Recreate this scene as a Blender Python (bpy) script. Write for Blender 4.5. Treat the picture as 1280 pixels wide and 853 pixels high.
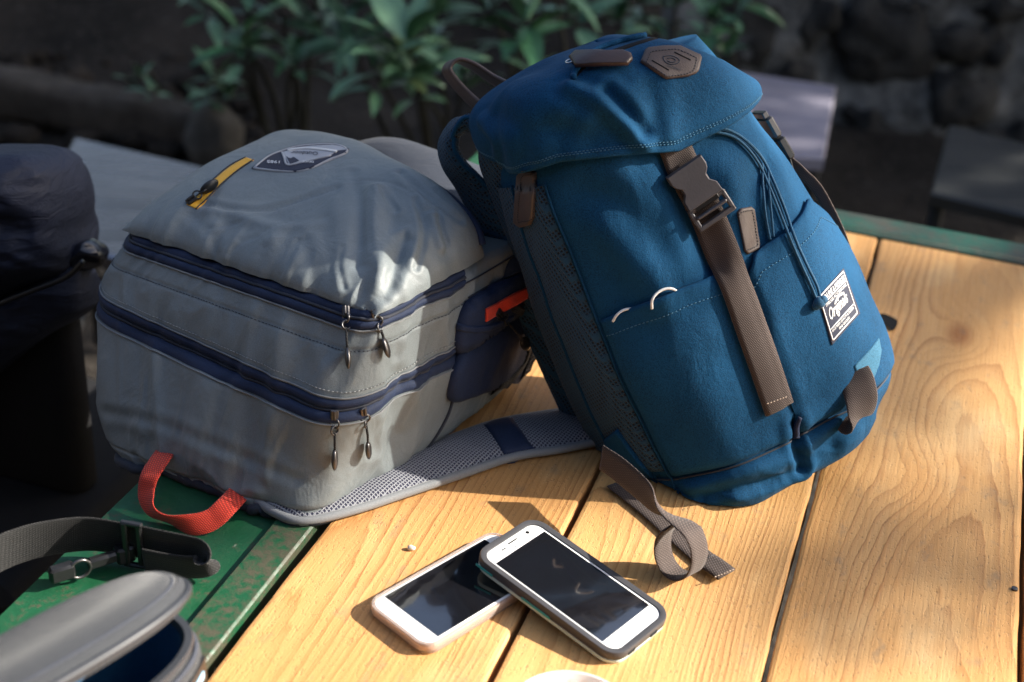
import bpy, math, random
import numpy as np
from mathutils import Vector, Matrix
from mathutils.bvhtree import BVHTree
random.seed(7); RNG = np.random.default_rng(7)
for o in list(bpy.data.objects): bpy.data.objects.remove(o)
S = bpy.context.scene; COL = S.collection
R = math.radians
# ------------------------------------------------------------------ camera
FPX, CX, CY = 1720.0, 640.0, 426.5            # focal length in photo pixels, photo centre
PITCH, ROLL, CAMZ = R(29.5), R(4.0), 1.49
CAM = np.array([0.0, 0.0, CAMZ])
_U = np.array([0, math.sin(PITCH), math.cos(PITCH)]); FW = np.array([0, math.cos(PITCH), -math.sin(PITCH)])
RT = math.cos(ROLL) * np.array([1.0, 0, 0]) + math.sin(ROLL) * _U
UP = -math.sin(ROLL) * np.array([1.0, 0, 0]) + math.cos(ROLL) * _U
cd = bpy.data.cameras.new('camera'); cam = bpy.data.objects.new('camera', cd); COL.objects.link(cam)
cam.matrix_world = Matrix([[RT[i], UP[i], -FW[i], CAM[i]] for i in range(3)] + [[0, 0, 0, 1]])
cd.sensor_width = 36; cd.lens = FPX / 1280 * 36; cd.clip_start = 0.02; cd.clip_end = 400
cd.dof.use_dof = True; cd.dof.focus_distance = 1.22; cd.dof.aperture_fstop = 4.0
S.camera = cam
# ------------------------------------------------------------------ light
SUN_AZ, SUN_EL = R(6), R(32)                 # direction towards the sun, measured from +x
SUN = np.array([math.cos(SUN_EL) * math.cos(SUN_AZ), math.cos(SUN_EL) * math.sin(SUN_AZ), math.sin(SUN_EL)])
W = bpy.data.worlds.new('World'); S.world = W; W.use_nodes = True
wn = W.node_tree; bg = wn.nodes['Background']
sk = wn.nodes.new('ShaderNodeTexSky'); sk.sky_type = 'NISHITA'; sk.sun_disc = False
sk.sun_elevation = SUN_EL; sk.sun_rotation = R(90) - SUN_AZ; sk.air_density = 1.0; sk.dust_density = 3.0
wn.links.new(sk.outputs[0], bg.inputs[0]); bg.inputs[1].default_value = 0.10
sl = bpy.data.lights.new('sun', 'SUN'); sl.energy = 5.0; sl.angle = R(0.6); sl.color = (1, 0.93, 0.82)
so = bpy.data.objects.new('sun', sl); COL.objects.link(so); so.location = (4, -1, 5)
so.rotation_euler = Vector(SUN).to_track_quat('Z', 'Y').to_euler()
S.view_settings.view_transform = 'Standard'; S.view_settings.look = 'None'
S.view_settings.exposure = 1.5; S.view_settings.gamma = 1.0
S.render.engine = 'CYCLES'
# ------------------------------------------------------------------ pixel helpers: a pixel is only a direction
def ray(u, v): return (u - CX) / FPX * RT - (v - CY) / FPX * UP + FW
def onz(u, v, z):
    w = ray(u, v); return CAM + w * ((z - CAMZ) / w[2])
def onplane(u, v, o, n):
    w = ray(u, v); return CAM + w * (((np.asarray(o) - CAM) @ n) / (w @ n))
def ondist(u, v, y):
    w = ray(u, v); return CAM + w * (y / w[1])
def nrm(a):
    a = np.asarray(a, float); return a / (np.linalg.norm(a, axis=-1, keepdims=True) + 1e-12)
def hashn(i, j, k):
    n = (i * 374761393 + j * 668265263 + k * 2147483647 + 1013904223) & 0xffffffff
    n = ((n ^ (n >> 13)) * 1274126177) & 0xffffffff
    return ((n ^ (n >> 16)) & 0xffff) / 32767.5 - 1
def noise(P):
    P = np.asarray(P, float); I = np.floor(P).astype(np.int64); f = P - I; f = f * f * f * (f * (f * 6 - 15) + 10)
    r = 0
    for a in (0, 1):
        for b in (0, 1):
            for c in (0, 1):
                w = (f[..., 0] if a else 1 - f[..., 0]) * (f[..., 1] if b else 1 - f[..., 1]) * (f[..., 2] if c else 1 - f[..., 2])
                r = r + w * hashn(I[..., 0] + a, I[..., 1] + b, I[..., 2] + c)
    return r
def fbm(P, n=3):
    r = 0; a = 1.0
    for i in range(n):
        r = r + a * noise(np.asarray(P) * 2 ** i + 17.3 * i); a *= 0.5
    return r
def cat(pts, n, closed=False):
    """Catmull-Rom through pts, n samples"""
    p = np.asarray(pts, float); m = len(p)
    if m == 2 and not closed:
        t = np.linspace(0, 1, n)[:, None]; return p[0] * (1 - t) + p[1] * t
    t = np.linspace(0, m if closed else m - 1, n, endpoint=not closed)
    i = np.minimum(np.floor(t).astype(int), m - 1 if closed else m - 2); f = (t - i)[:, None]
    if closed: g = lambda k: p[(i + k) % m]
    else:
        e = np.vstack([2 * p[0] - p[1], p, 2 * p[-1] - p[-2]]); g = lambda k: e[i + k + 1]
    a, b, c, d = g(-1), g(0), g(1), g(2)
    return 0.5 * (2 * b + (c - a) * f + (2 * a - 5 * b + 4 * c - d) * f ** 2 + (3 * b - a - 3 * c + d) * f ** 3)
# ------------------------------------------------------------------ object helpers
def ROOT(o):
    while o.parent: o = o.parent
    return np.array(o.location)
def meta(o, label=None, cat_=None, group=None, kind=None):
    if label: o['label'] = label
    if cat_: o['category'] = cat_
    if group: o['group'] = group
    if kind: o['kind'] = kind
    return o
def thing(name, label, cat_, loc, group=None):
    o = bpy.data.objects.new(name, None); COL.objects.link(o); o.location = loc; o.empty_display_size = .05
    return meta(o, label, cat_, group)
def mk(name, V, Fc, mat, parent=None, smooth=True, loc=None, auto=None):
    """one mesh object from world-space vertices"""
    V = np.asarray(V, float)
    off = ROOT(parent) if parent else (np.asarray(loc, float) if loc is not None else np.zeros(3))
    me = bpy.data.meshes.new(name); me.from_pydata((V - off).tolist(), [], [tuple(int(x) for x in f) for f in Fc]); me.validate()
    o = bpy.data.objects.new(name, me); COL.objects.link(o)
    if parent: o.parent = parent
    else: o.location = off
    if mat: me.materials.append(mat)
    me.polygons.foreach_set('use_smooth', [smooth] * len(me.polygons))
    if auto is not None: me.set_sharp_from_angle(angle=R(auto))
    me.update(); return o
class MB:
    """collects geometry for one mesh"""
    def __init__(s): s.V = []; s.F = []; s.n = 0
    def add(s, V, Fc):
        V = np.asarray(V, float); s.V.append(V); s.F += [tuple(int(i) + s.n for i in f) for f in Fc]; s.n += len(V); return s
    def build(s, name, mat, parent=None, smooth=True, auto=None, loc=None): return mk(name, np.vstack(s.V), s.F, mat, parent, smooth, loc, auto)
def gridF(n, m, wrap=False, flip=False):
    f = []
    for i in range(n - 1):
        for j in range(m if wrap else m - 1):
            k = (j + 1) % m; q = (i * m + j, i * m + k, (i + 1) * m + k, (i + 1) * m + j); f.append(q[::-1] if flip else q)
    return f
def box(c, s, ax=None):
    """box with centre c, full size s, axes rows ax"""
    ax = np.eye(3) if ax is None else np.asarray(ax); s = np.asarray(s) / 2
    V = [np.asarray(c) + (np.array([x, y, z]) * s) @ ax for x in (-1, 1) for y in (-1, 1) for z in (-1, 1)]
    return V, [(0, 1, 3, 2), (4, 6, 7, 5), (0, 4, 5, 1), (2, 3, 7, 6), (0, 2, 6, 4), (1, 5, 7, 3)]
def bbox(c, s, ax=None, b=.002):
    """bevelled box"""
    ax = np.eye(3) if ax is None else np.asarray(ax); h = np.asarray(s) / 2; V = []; idx = {}
    for d in range(3):
        for sx in (-1, 1):
            for sy in (-1, 1):
                for sz in (-1, 1):
                    p = np.array([sx, sy, sz]) * (h - b); p[d] = (sx, sy, sz)[d] * h[d]
                    idx[(d, sx, sy, sz)] = len(V); V.append(np.asarray(c) + p @ ax)
    Fc = []
    for d in range(3):
        for sg in (-1, 1):
            e = [k for k in range(3) if k != d]; q = []
            for a, b2 in ((-1, -1), (1, -1), (1, 1), (-1, 1)):
                k = [0, 0, 0]; k[d] = sg; k[e[0]] = a; k[e[1]] = b2; q.append(idx[(d, *k)])
            flip = (sg > 0) == (d == 1); Fc.append(q[::-1] if flip else q)
    for d in range(3):
        a, c2 = [k for k in range(3) if k != d]
        for sa in (-1, 1):
            for sc in (-1, 1):
                k0 = [0, 0, 0]; k0[a] = sa; k0[c2] = sc; k1 = list(k0); k0[d] = -1; k1[d] = 1
                Fc.append((idx[(a, *k0)], idx[(a, *k1)], idx[(c2, *k1)], idx[(c2, *k0)]))
    for sx in (-1, 1):
        for sy in (-1, 1):
            for sz in (-1, 1): Fc.append((idx[(0, sx, sy, sz)], idx[(1, sx, sy, sz)], idx[(2, sx, sy, sz)]))
    return V, Fc
def frames(P):
    T = nrm(np.gradient(P, axis=0)); N = np.zeros_like(P); u = np.array([0, 0, 1.0])
    if abs(T[0] @ u) > .9: u = np.array([0, 1.0, 0])
    n = nrm(u - (u @ T[0]) * T[0])
    for i in range(len(P)):
        n = nrm(n - (n @ T[i]) * T[i]); N[i] = n
    return T, N, np.cross(T, N)
def tube(P, r, k=8, cap=True, flat=1.0):
    P = np.asarray(P, float); T, N, B = frames(P); r = np.broadcast_to(r, len(P)); a = np.linspace(0, 2 * math.pi, k, endpoint=False)
    V = (P[:, None] + r[:, None, None] * (np.cos(a)[None, :, None] * N[:, None] + flat * np.sin(a)[None, :, None] * B[:, None])).reshape(-1, 3)
    Fc = gridF(len(P), k, True)
    if cap: Fc += [tuple(range(k))[::-1], tuple(range((len(P) - 1) * k, len(P) * k))]
    return V, Fc
def ribbon(P, side, w, th, prof=6):
    """flat webbing: centre line P, width direction side, width w, thickness th (rounded edges)"""
    P = np.asarray(P, float); T = nrm(np.gradient(P, axis=0)); s = np.broadcast_to(np.asarray(side, float), P.shape)
    s = nrm(s - (s * T).sum(1, keepdims=True) * T); n = np.cross(T, s); w = np.broadcast_to(w, len(P))
    x = [-.5, -.46, -.25, 0, .25, .46, .5, .46, .25, 0, -.25, -.46]; y = [0, .5, .5, .5, .5, .5, 0, -.5, -.5, -.5, -.5, -.5]
    V = np.stack([P + s * (w[:, None] * a) + n * (th * b) for a, b in zip(x, y)], 1).reshape(-1, 3); k = len(x)
    return V, gridF(len(P), k, True) + [tuple(range(k))[::-1], tuple(range((len(P) - 1) * k, len(P) * k))]
def ellipsoid(c, r, ax=None, n=14, m=10):
    ax = np.eye(3) if ax is None else np.asarray(ax); V = []
    for i in range(m + 1):
        t = math.pi * i / m
        for j in range(n):
            a = 2 * math.pi * j / n; V.append(np.asarray(c) + (np.array([math.sin(t) * math.cos(a), math.sin(t) * math.sin(a), math.cos(t)]) * r) @ ax)
    return V, gridF(m + 1, n, True)
def rect_r(w, h, r, n=6):
    """rounded rectangle outline"""
    p = []
    for cx, cy, a0 in ((w / 2 - r, h / 2 - r, 0), (-w / 2 + r, h / 2 - r, 90), (-w / 2 + r, -h / 2 + r, 180), (w / 2 - r, -h / 2 + r, 270)):
        for i in range(n + 1):
            a = R(a0 + 90 * i / n); p.append((cx + r * math.cos(a), cy + r * math.sin(a)))
    return np.array(p)
def prism(poly, prof, o, ax):
    """stack scaled outlines: prof = [(inset, height)...] in metres; both ends closed"""
    poly = np.asarray(poly); c = poly.mean(0); d = poly - c; L = np.linalg.norm(d, axis=1, keepdims=True); V = []; n = len(poly)
    for ins, h in prof:
        q = c + d * (1 - ins / L); V += [np.asarray(o) + a * ax[0] + b * ax[1] + h * ax[2] for a, b in q]
    return V, gridF(len(prof), n, True) + [tuple(range(n))[::-1], tuple(range((len(prof) - 1) * n, len(prof) * n))]
# ------------------------------------------------------------------ casting onto built surfaces
class Surf:
    def __init__(s): s.V = []; s.F = []; s.n = 0; s.b = None
    def add(s, V, Fc):
        s.V += [tuple(v) for v in V]; s.F += [tuple(int(i) + s.n for i in f) for f in Fc]; s.n = len(s.V); s.b = BVHTree.FromPolygons(s.V, s.F)
    def px(s, u, v):
        w = ray(u, v); h = s.b.ray_cast(Vector(CAM), Vector(w))
        if h[0] is None: return None
        n = np.array(h[1]); n = n if n @ w < 0 else -n
        return np.array(h[0]), n
    def drop(s, p, n, d=.04):
        h = s.b.ray_cast(Vector(p + n * d), Vector(-n), d * 2.5)
        return np.array(h[0]) if h[0] is not None else None
    def line(s, pts, n=40):
        """photo polyline -> points and smoothed normals on the surface"""
        P = []; N = []
        for u, v in cat(pts, n):
            h = s.px(u, v)
            if h: P.append(h[0]); N.append(h[1])
        P = np.array(P); N = np.array(N)
        for _ in range(3):
            N[1:-1] = N[:-2] + N[1:-1] * 2 + N[2:]; N = nrm(N)
        return P, N
    def strap(s, pts, w, th, n=60, lift=0.0, nx=6):
        P, N = s.line(pts, n); T = nrm(np.gradient(P, axis=0)); sd = nrm(np.cross(N, T)); top = []
        w = np.broadcast_to(w, len(P)); x = np.linspace(-.5, .5, nx + 1)
        for i in range(len(P)):
            row = []
            for a in x:
                q = P[i] + sd[i] * a * w[i]; d = s.drop(q, N[i]); row.append((d if d is not None and np.linalg.norm(d - q) < .012 else q) + N[i] * lift)
            top.append(row)
        top = np.array(top)
        for _ in range(4): top[1:-1] = (top[:-2] + top[1:-1] * 2 + top[2:]) / 4
        m = nx + 1; up = top + N[:, None] * th; up[:, 0] -= N * th * .4; up[:, -1] -= N * th * .4
        ring = np.concatenate([up, (top - N[:, None] * .0015)[:, ::-1]], 1); k = 2 * m
        return ring.reshape(-1, 3), gridF(len(P), k, True) + [tuple(range(k))[::-1], tuple(range((len(P) - 1) * k, len(P) * k))]
    def patch(s, poly, th, rings=8, edge=.06, dens=4, closed_curve=False, lift=0):
        """photo polygon -> raised patch lying on the surface"""
        poly = np.asarray(poly, float)
        poly = cat(poly, len(poly) * dens, True) if closed_curve else np.vstack([poly[i] + (poly[(i + 1) % len(poly)] - poly[i]) * t for i in range(len(poly)) for t in np.linspace(0, 1, dens, endpoint=False)][0:]).reshape(-1, 2)
        c = poly.mean(0); n = len(poly); V = []; sc = [1, 1, 1 - edge] + list(np.linspace(1 - edge * 2, 0.02, rings)); off = [-.001, th * .55, th] + [th] * rings
        for q, o in zip(sc, off):
            for p in poly:
                u = c + (p - c) * q; h = s.px(*u)
                if h is None: h = s.px(*(c + (p - c) * q * .96)) or (V[-1], np.array([0, 0, 1.]))
                V.append(h[0] + h[1] * (o + lift))
        return V, gridF(len(sc), n, True) + [tuple(range((len(sc) - 1) * n, len(sc) * n))]
    def text(s, body, quad, size=1.0, lift=.0006, shear=0):
        """lettering laid on the surface inside a photo quad (top-left, top-right, bottom-right, bottom-left)"""
        V, Fc = textmesh(body, shear); q = [np.asarray(p, float) for p in quad]; out = []
        for x, y in V:
            p = (q[0] * (1 - x) + q[1] * x) * y + (q[3] * (1 - x) + q[2] * x) * (1 - y); h = s.px(*p)
            out.append(h[0] + h[1] * lift if h else (out[-1] if out else CAM))
        return out, Fc
_tm = {}
def textmesh(body, shear=0):
    if (body, shear) in _tm: return _tm[(body, shear)]
    c = bpy.data.curves.new('t', 'FONT'); c.body = body; c.resolution_u = 2; c.shear = shear; c.offset = .012
    o = bpy.data.objects.new('t', c); COL.objects.link(o)
    me = o.to_mesh(); V = np.array([v.co[:2] for v in me.vertices]); Fc = [tuple(p.vertices) for p in me.polygons]
    o.to_mesh_clear(); bpy.data.objects.remove(o); bpy.data.curves.remove(c)
    V = (V - V.min(0)) / (V.max(0) - V.min(0)); _tm[(body, shear)] = (V, Fc); return V, Fc
def stitches(P, N, on=.0022, off=.0016, r=.0004, lift=.0005):
    P = np.asarray(P); d = np.r_[0, np.cumsum(np.linalg.norm(np.diff(P, axis=0), axis=1))]; m = MB(); t = 0
    f = lambda x: np.array([np.interp(x, d, P[:, k]) for k in range(3)]); g = lambda x: nrm(np.array([np.interp(x, d, N[:, k]) for k in range(3)]))
    while t + on < d[-1]:
        a, b, n = f(t), f(t + on), g(t + on / 2); m.add(*tube(np.array([a + n * lift * .2, (a + b) / 2 + n * lift, b + n * lift * .2]), r, 4)); t += on + off
    return m
# ------------------------------------------------------------------ materials
class Mat:
    def __init__(s, name, rough=.6, spec=.4, **kw):
        s.m = bpy.data.materials.new(name); s.m.use_nodes = True; s.t = s.m.node_tree; s.b = s.t.nodes['Principled BSDF']
        s.b.inputs['Roughness'].default_value = rough; s.b.inputs['Specular IOR Level'].default_value = spec
        for k, v in kw.items(): s.b.inputs[k.replace('_', ' ')].default_value = v
    def n(s, typ, ins=None, **at):
        x = s.t.nodes.new('ShaderNode' + typ)
        for k, v in at.items(): setattr(x, k, v)
        for k, v in (ins or {}).items(): s.put(x.inputs[k], v)
        return x
    def put(s, i, v):
        if hasattr(v, 'is_output'): s.t.links.new(v, i)
        elif hasattr(v, 'outputs'): s.t.links.new(v.outputs[0], i)
        else: i.default_value = v
    def co(s): return s.n('TexCoord').outputs['Object']
    def map(s, sc=(1, 1, 1), rot=(0, 0, 0), loc=(0, 0, 0), v=None): return s.n('Mapping', {0: v or s.co(), 'Location': loc, 'Rotation': rot, 'Scale': sc})
    def noise(s, v, sc, det=3, rough=.5, dist=0): return s.n('TexNoise', {0: v, 'Scale': sc, 'Detail': det, 'Roughness': rough, 'Distortion': dist})
    def math(s, op, a, b=0.0, c=None, clamp=False):
        ins = {0: a, 1: b}
        if c is not None: ins[2] = c
        return s.n('Math', ins, operation=op, use_clamp=clamp)
    def ramp(s, f, st):
        r = s.n('ValToRGB', {0: f}); e = r.color_ramp.elements
        while len(e) < len(st): e.new(.5)
        for x, (p, c) in zip(e, st): x.position = p; x.color = (*c, 1) if len(c) == 3 else (c[0],) * 3 + (1,)
        return r
    def mix(s, f, a, b, mode='MIX'):
        x = s.n('Mix', data_type='RGBA', blend_type=mode); s.put(x.inputs[0], f)
        for k, v in ((6, a), (7, b)): s.put(x.inputs[k], (*v, 1) if isinstance(v, tuple) and len(v) == 3 else v)
        return x.outputs[2]
    def mrange(s, f, a, b, c, d): return s.n('MapRange', {0: f, 1: a, 2: b, 3: c, 4: d})
    def bump(s, h, st=.3, d=.001, nrm_=None):
        x = s.n('Bump', {'Height': h, 'Strength': st, 'Distance': d})
        if nrm_ is not None: s.put(x.inputs['Normal'], nrm_)
        return x
    def col(s, v): s.put(s.b.inputs['Base Color'], (*v, 1) if isinstance(v, tuple) and len(v) == 3 else v); return s
    def nor(s, v): s.put(s.b.inputs['Normal'], v); return s
    def set(s, k, v): s.put(s.b.inputs[k], v); return s
def fabric(name, c, var=.25, rough=.85, grain=900, bump=.35, sheen=.25, spec=.25, wr=0.0, wave=None):
    m = Mat(name, rough, spec); v = m.co(); c = np.array(c)
    f = m.noise(v, grain, 2, .7); g = m.noise(v, 14, 4, .6)
    k = m.math('ADD', m.math('MULTIPLY', f, 1.3), m.math('MULTIPLY', g, .5))
    lo = tuple(c * (1 - var)); hi = tuple(np.minimum(c * (1 + var), 1))
    m.col(m.ramp(k, [(.62, lo), (1.18, hi)]))
    h = m.math('ADD', f, m.math('MULTIPLY', m.noise(v, grain * .45, 2, .6), .6))
    if wave: h = m.math('ADD', h, m.n('TexWave', {0: m.map(rot=(0, 0, .9), v=v), 'Scale': wave, 'Distortion': .1}, wave_type='BANDS'))
    b = m.bump(h, bump, .0006)
    if wr: b = m.bump(m.noise(m.map((1, 1, .6), v=v), 24, 3, .55, .8), wr, .008, b)
    m.nor(b); m.set('Sheen Weight', sheen); m.set('Sheen Roughness', .4); return m.m
def plain(name, c, rough=.5, spec=.5, metal=0.0, bump=0.0, bs=300, var=.12, **kw):
    m = Mat(name, rough, spec, Metallic=metal, **kw); c = np.array(c); v = m.co()
    m.col(m.ramp(m.noise(v, 40, 4, .6), [(.3, tuple(c * (1 - var))), (.7, tuple(np.minimum(c * (1 + var), 1)))]))
    if bump: m.nor(m.bump(m.noise(v, bs, 3), bump, .0008))
    return m.m
def webbing(name, c, rough=.75):
    """coarse woven strap: two crossed fine waves"""
    m = Mat(name, rough, .3); v = m.co(); c = np.array(c)
    a = m.n('TexWave', {0: m.map(rot=(.4, .2, .9), v=v), 'Scale': 235, 'Distortion': .3}, wave_type='BANDS', bands_direction='DIAGONAL')
    b = m.n('TexWave', {0: m.map(rot=(-.5, .6, -.7), v=v), 'Scale': 235, 'Distortion': .3}, wave_type='BANDS', bands_direction='DIAGONAL')
    k = m.math('MULTIPLY', a, b)
    m.col(m.ramp(k, [(.1, tuple(c * .55)), (.7, tuple(np.minimum(c * 1.35, 1)))])); m.nor(m.bump(k, .5, .0008)); m.set('Sheen Weight', .15); return m.m
def airmesh(name, c, back, sc=260, rough=.75, flat=False):
    """spacer mesh: pale threads round dark cells"""
    m = Mat(name, rough, .3); v = m.map(rot=(0, 0, .55) if flat else (.55, .62, .35))
    x = m.n('TexVoronoi', {0: v, 'Scale': sc, 'Randomness': .15}, feature='DISTANCE_TO_EDGE', voronoi_dimensions='2D' if flat else '3D'); k = m.ramp(x, [(.1, (1,)), (.26, (0,))])
    m.col(m.mix(k.outputs[0], back, c)); m.nor(m.bump(k, .9, .0014)); m.set('Sheen Weight', .1); return m.m
# ------------------------------------------------------------------ surface materials
def wood_mat():
    m = Mat('pine_wood', .5, .35); rnd = m.n('ObjectInfo').outputs['Random']; P = m.co()
    sh = m.n('CombineXYZ', {0: m.math('MULTIPLY', rnd, 37.0), 1: m.math('MULTIPLY', rnd, 11.0), 2: rnd})
    Q = m.n('VectorMath', {0: P, 1: sh}, operation='ADD')
    s = m.n('SeparateXYZ', {0: P}); x, y, z = s.outputs
    warp = m.noise(m.map((1.6, 5, 5), v=Q), 1, 3, .5); warp2 = m.noise(m.map((9, 28, 28), v=Q), 1, 2, .5)
    vor = m.n('TexVoronoi', {0: m.map((3.1, 6.3, 0.01), v=Q), 'Scale': 1.0, 'Randomness': .9}, feature='F1', distance='EUCLIDEAN')
    kd = vor.outputs['Distance']
    kn = m.math('POWER', 2.718, m.math('MULTIPLY', m.math('MULTIPLY', kd, kd), -22.0))       # bulge of the rings round a knot
    y0 = m.math('MULTIPLY_ADD', m.math('FRACT', m.math('MULTIPLY', rnd, 7.31)), .30, -.15)
    yy = m.math('ADD', m.math('SUBTRACT', y, y0), m.math('MULTIPLY_ADD', warp, .06, -.03))
    zz = m.math('MULTIPLY_ADD', x, .035, m.math('MULTIPLY_ADD', rnd, .06, .034))
    r = m.math('SQRT', m.math('ADD', m.math('MULTIPLY', yy, yy), m.math('MULTIPLY', zz, zz)))
    r = m.math('ADD', r, m.math('MULTIPLY', kn, .020)); r = m.math('ADD', r, m.math('MULTIPLY', warp2, .003)); r = m.math('ADD', r, m.math('MULTIPLY', m.noise(m.map((26, 150, 150), v=Q), 1, 3, .65), .0022))
    rv = m.n('CombineXYZ', {0: m.math('MULTIPLY', r, 26.0), 1: rnd}); r = m.math('ADD', r, m.math('MULTIPLY', m.noise(rv, 1, 2, .5), .016)); rv2 = m.n('CombineXYZ', {0: m.math('MULTIPLY', r, 120.0), 1: m.math('MULTIPLY', x, .8)})
    amp = m.mrange(m.noise(rv2, 1, 2, .6), .35, .62, .22, 1)
    ph = m.math('MULTIPLY', r, 2 * math.pi / .0048)
    saw = m.math('FRACT', m.math('DIVIDE', ph, 2 * math.pi))
    late = m.ramp(saw, [(0, (.05,)), (.5, (.16,)), (.84, (.62,)), (.93, (1,)), (1, (.05,))])
    fib = m.noise(m.map((14, 420, 420), v=Q), 1, 3, .6); pit = m.noise(m.map((190, 420, 300), v=Q), 1, 2, .7); big = m.noise(m.map((2.2, 9, 9), v=Q), 1, 4, .55)
    c = m.mix(m.math('MULTIPLY', late, amp), (.57, .305, .115), (.22, .072, .018))
    c = m.mix(m.mrange(big, .40, .66, 0, .85).outputs[0], c, (.52, .25, .08), 'MIX')
    c = m.mix(m.mrange(m.noise(m.map((5, 11, 9), v=Q), 1, 3, .6), .55, .75, 0, .6).outputs[0], c, (.66, .43, .21))
    c = m.mix(m.mrange(fib, .3, .7, .0, .45).outputs[0], c, (.50, .29, .11), 'MULTIPLY') if False else m.mix(m.mrange(fib, .45, .75, 0, .35).outputs[0], c, (.40, .19, .06))
    c = m.mix(m.mrange(kd, .035, .12, .9, 0).outputs[0], c, (.33, .12, .03))
    c = m.mix(m.mrange(pit, .62, .72, 0, .6).outputs[0], c, (.24, .13, .06))
    dirt = m.noise(m.map((24, 40, 40), v=Q), 1, 5, .65); c = m.mix(m.mrange(dirt, .58, .76, 0, .6).outputs[0], c, (.20, .15, .10))
    tone = m.mrange(m.math('FRACT', m.math('MULTIPLY', rnd, 13.7)), 0, 1, .80, 1.08); c = m.n('VectorMath', {0: c, 1: m.n('CombineXYZ', {0: tone, 1: m.math('MULTIPLY', tone, tone), 2: m.math('POWER', tone, 2.6)})}, operation='MULTIPLY')
    m.col(c)
    h = m.math('MULTIPLY', m.math('MULTIPLY', late, amp), .55); h = m.math('SUBTRACT', h, m.math('MULTIPLY', m.mrange(pit, .55, .8, 0, 1), 1.1)); h = m.math('ADD', h, m.math('MULTIPLY', fib, 1.0))
    m.nor(m.bump(h, .36, .0013)); m.set('Roughness', m.mrange(fib, .3, .7, .42, .62)); return m.m
def green_mat(wear=0.0):
    m = Mat('green_paint', .42, .5); P = m.co()
    a = m.noise(P, 9, 6, .65); b = m.noise(P, 120, 4, .7); c = m.mix(m.mrange(a, .5, .72, 0, 1), (.003, .060, .022), (.006, .078, .033))
    c = m.mix(m.mrange(m.math('ADD', m.math('MULTIPLY', a, .6), m.math('MULTIPLY', b, .5)), .60 - wear * .35, .68 - wear * .2, 0, .85), c, (.060, .048, .030))
    c = m.mix(m.mrange(m.noise(P, 60, 2), .73, .77, 0, .7), c, (.30, .34, .28))
    m.col(c); m.nor(m.bump(m.math('ADD', a, m.math('MULTIPLY', b, .5)), .5, .002)); m.set('Roughness', m.mrange(b, .3, .7, .45, .7)); return m.m
def rail_mat():
    m = Mat('worn_rail_paint', .5, .4); P = m.co(); a = m.noise(P, 14, 6, .7); b = m.noise(P, 90, 4, .7)
    c = m.mix(m.mrange(a, .42, .62, 0, 1), (.016, .085, .06), (.055, .065, .052)); c = m.mix(m.mrange(b, .55, .65, 0, .8), c, (.09, .065, .045)); m.col(c); m.nor(m.bump(b, .6, .002)); return m.m
M_flange = green_mat(.30); M_wood = wood_mat(); M_green = green_mat(); M_rail = rail_mat()
M_blue = fabric('blue_canvas', (.0045, .046, .108), .40, .85, 900, .6, .02, .15, .3)
M_bluedk = fabric('blue_canvas_bottom', (.004, .039, .088), .40, .85, 900, .6, .02, .15, .6)
M_bluemesh = airmesh('blue_air_mesh', (.010, .058, .115), (.001, .006, .014), 290)
M_gray = fabric('grey_nylon', (.165, .190, .198), .18, .52, 1300, .35, .08, .5, .35)
M_grayd = fabric('grey_canvas', (.026, .032, .046), .2, .75, 900, .4, .1, .3, .3)
M_graymesh = airmesh('grey_air_mesh', (.31, .32, .35), (.030, .032, .065), 330, flat=True)
M_piping = fabric('light_grey_piping', (.20, .21, .22), .1, .7, 900, .3)
M_navy = fabric('navy_tape', (.011, .021, .055), .3, .7, 1000, .4, .05, .35)
M_navyc = fabric('navy_canvas', (.013, .024, .060), .3, .75, 850, .5, .06, .3, .3)
M_navymesh = airmesh('black_air_mesh', (.05, .055, .075), (.004, .004, .008), 300)
M_red = webbing('red_webbing', (.62, .045, .022)); M_redz = fabric('red_zip_tape', (.72, .055, .025), .15, .6, 900, .3)
M_yellow = fabric('yellow_zip_tape', (.78, .40, .035), .12, .6, 900, .3)
M_brown = webbing('brown_webbing', (.066, .046, .040)); M_leather = plain('brown_leather', (.080, .058, .051), .5, .4, bump=.35, bs=900)
M_blackw = webbing('black_webbing', (.013, .013, .0135)); M_blackp = plain('black_plastic', (.014, .014, .015), .32, .5, bump=.1)
M_greyp = plain('smoke_grey_plastic', (.075, .072, .08), .42, .5, bump=.15, bs=500); M_gun = plain('gunmetal', (.11, .105, .105), .32, .6, .8)
M_steelring = plain('bright_steel', (.6, .6, .6), .2, .5, 1.0); M_dark = plain('near_black', (.006, .006, .007), .8, .2)
M_stitch_b = plain('pale_blue_thread', (.05, .15, .24), .8); M_stitch_t = plain('tan_thread', (.42, .33, .26), .8); M_stitch_d = plain('dark_thread', (.03, .035, .05), .8); M_stitch_g = plain('grey_thread', (.33, .35, .36), .8)
M_cord = fabric('blue_cord', (.010, .066, .135), .3, .7, 800, .5)
M_white = plain('white_print', (.72, .72, .72), .55); M_label = fabric('navy_label_cloth', (.022, .027, .05), .2, .7, 900, .3)
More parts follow.
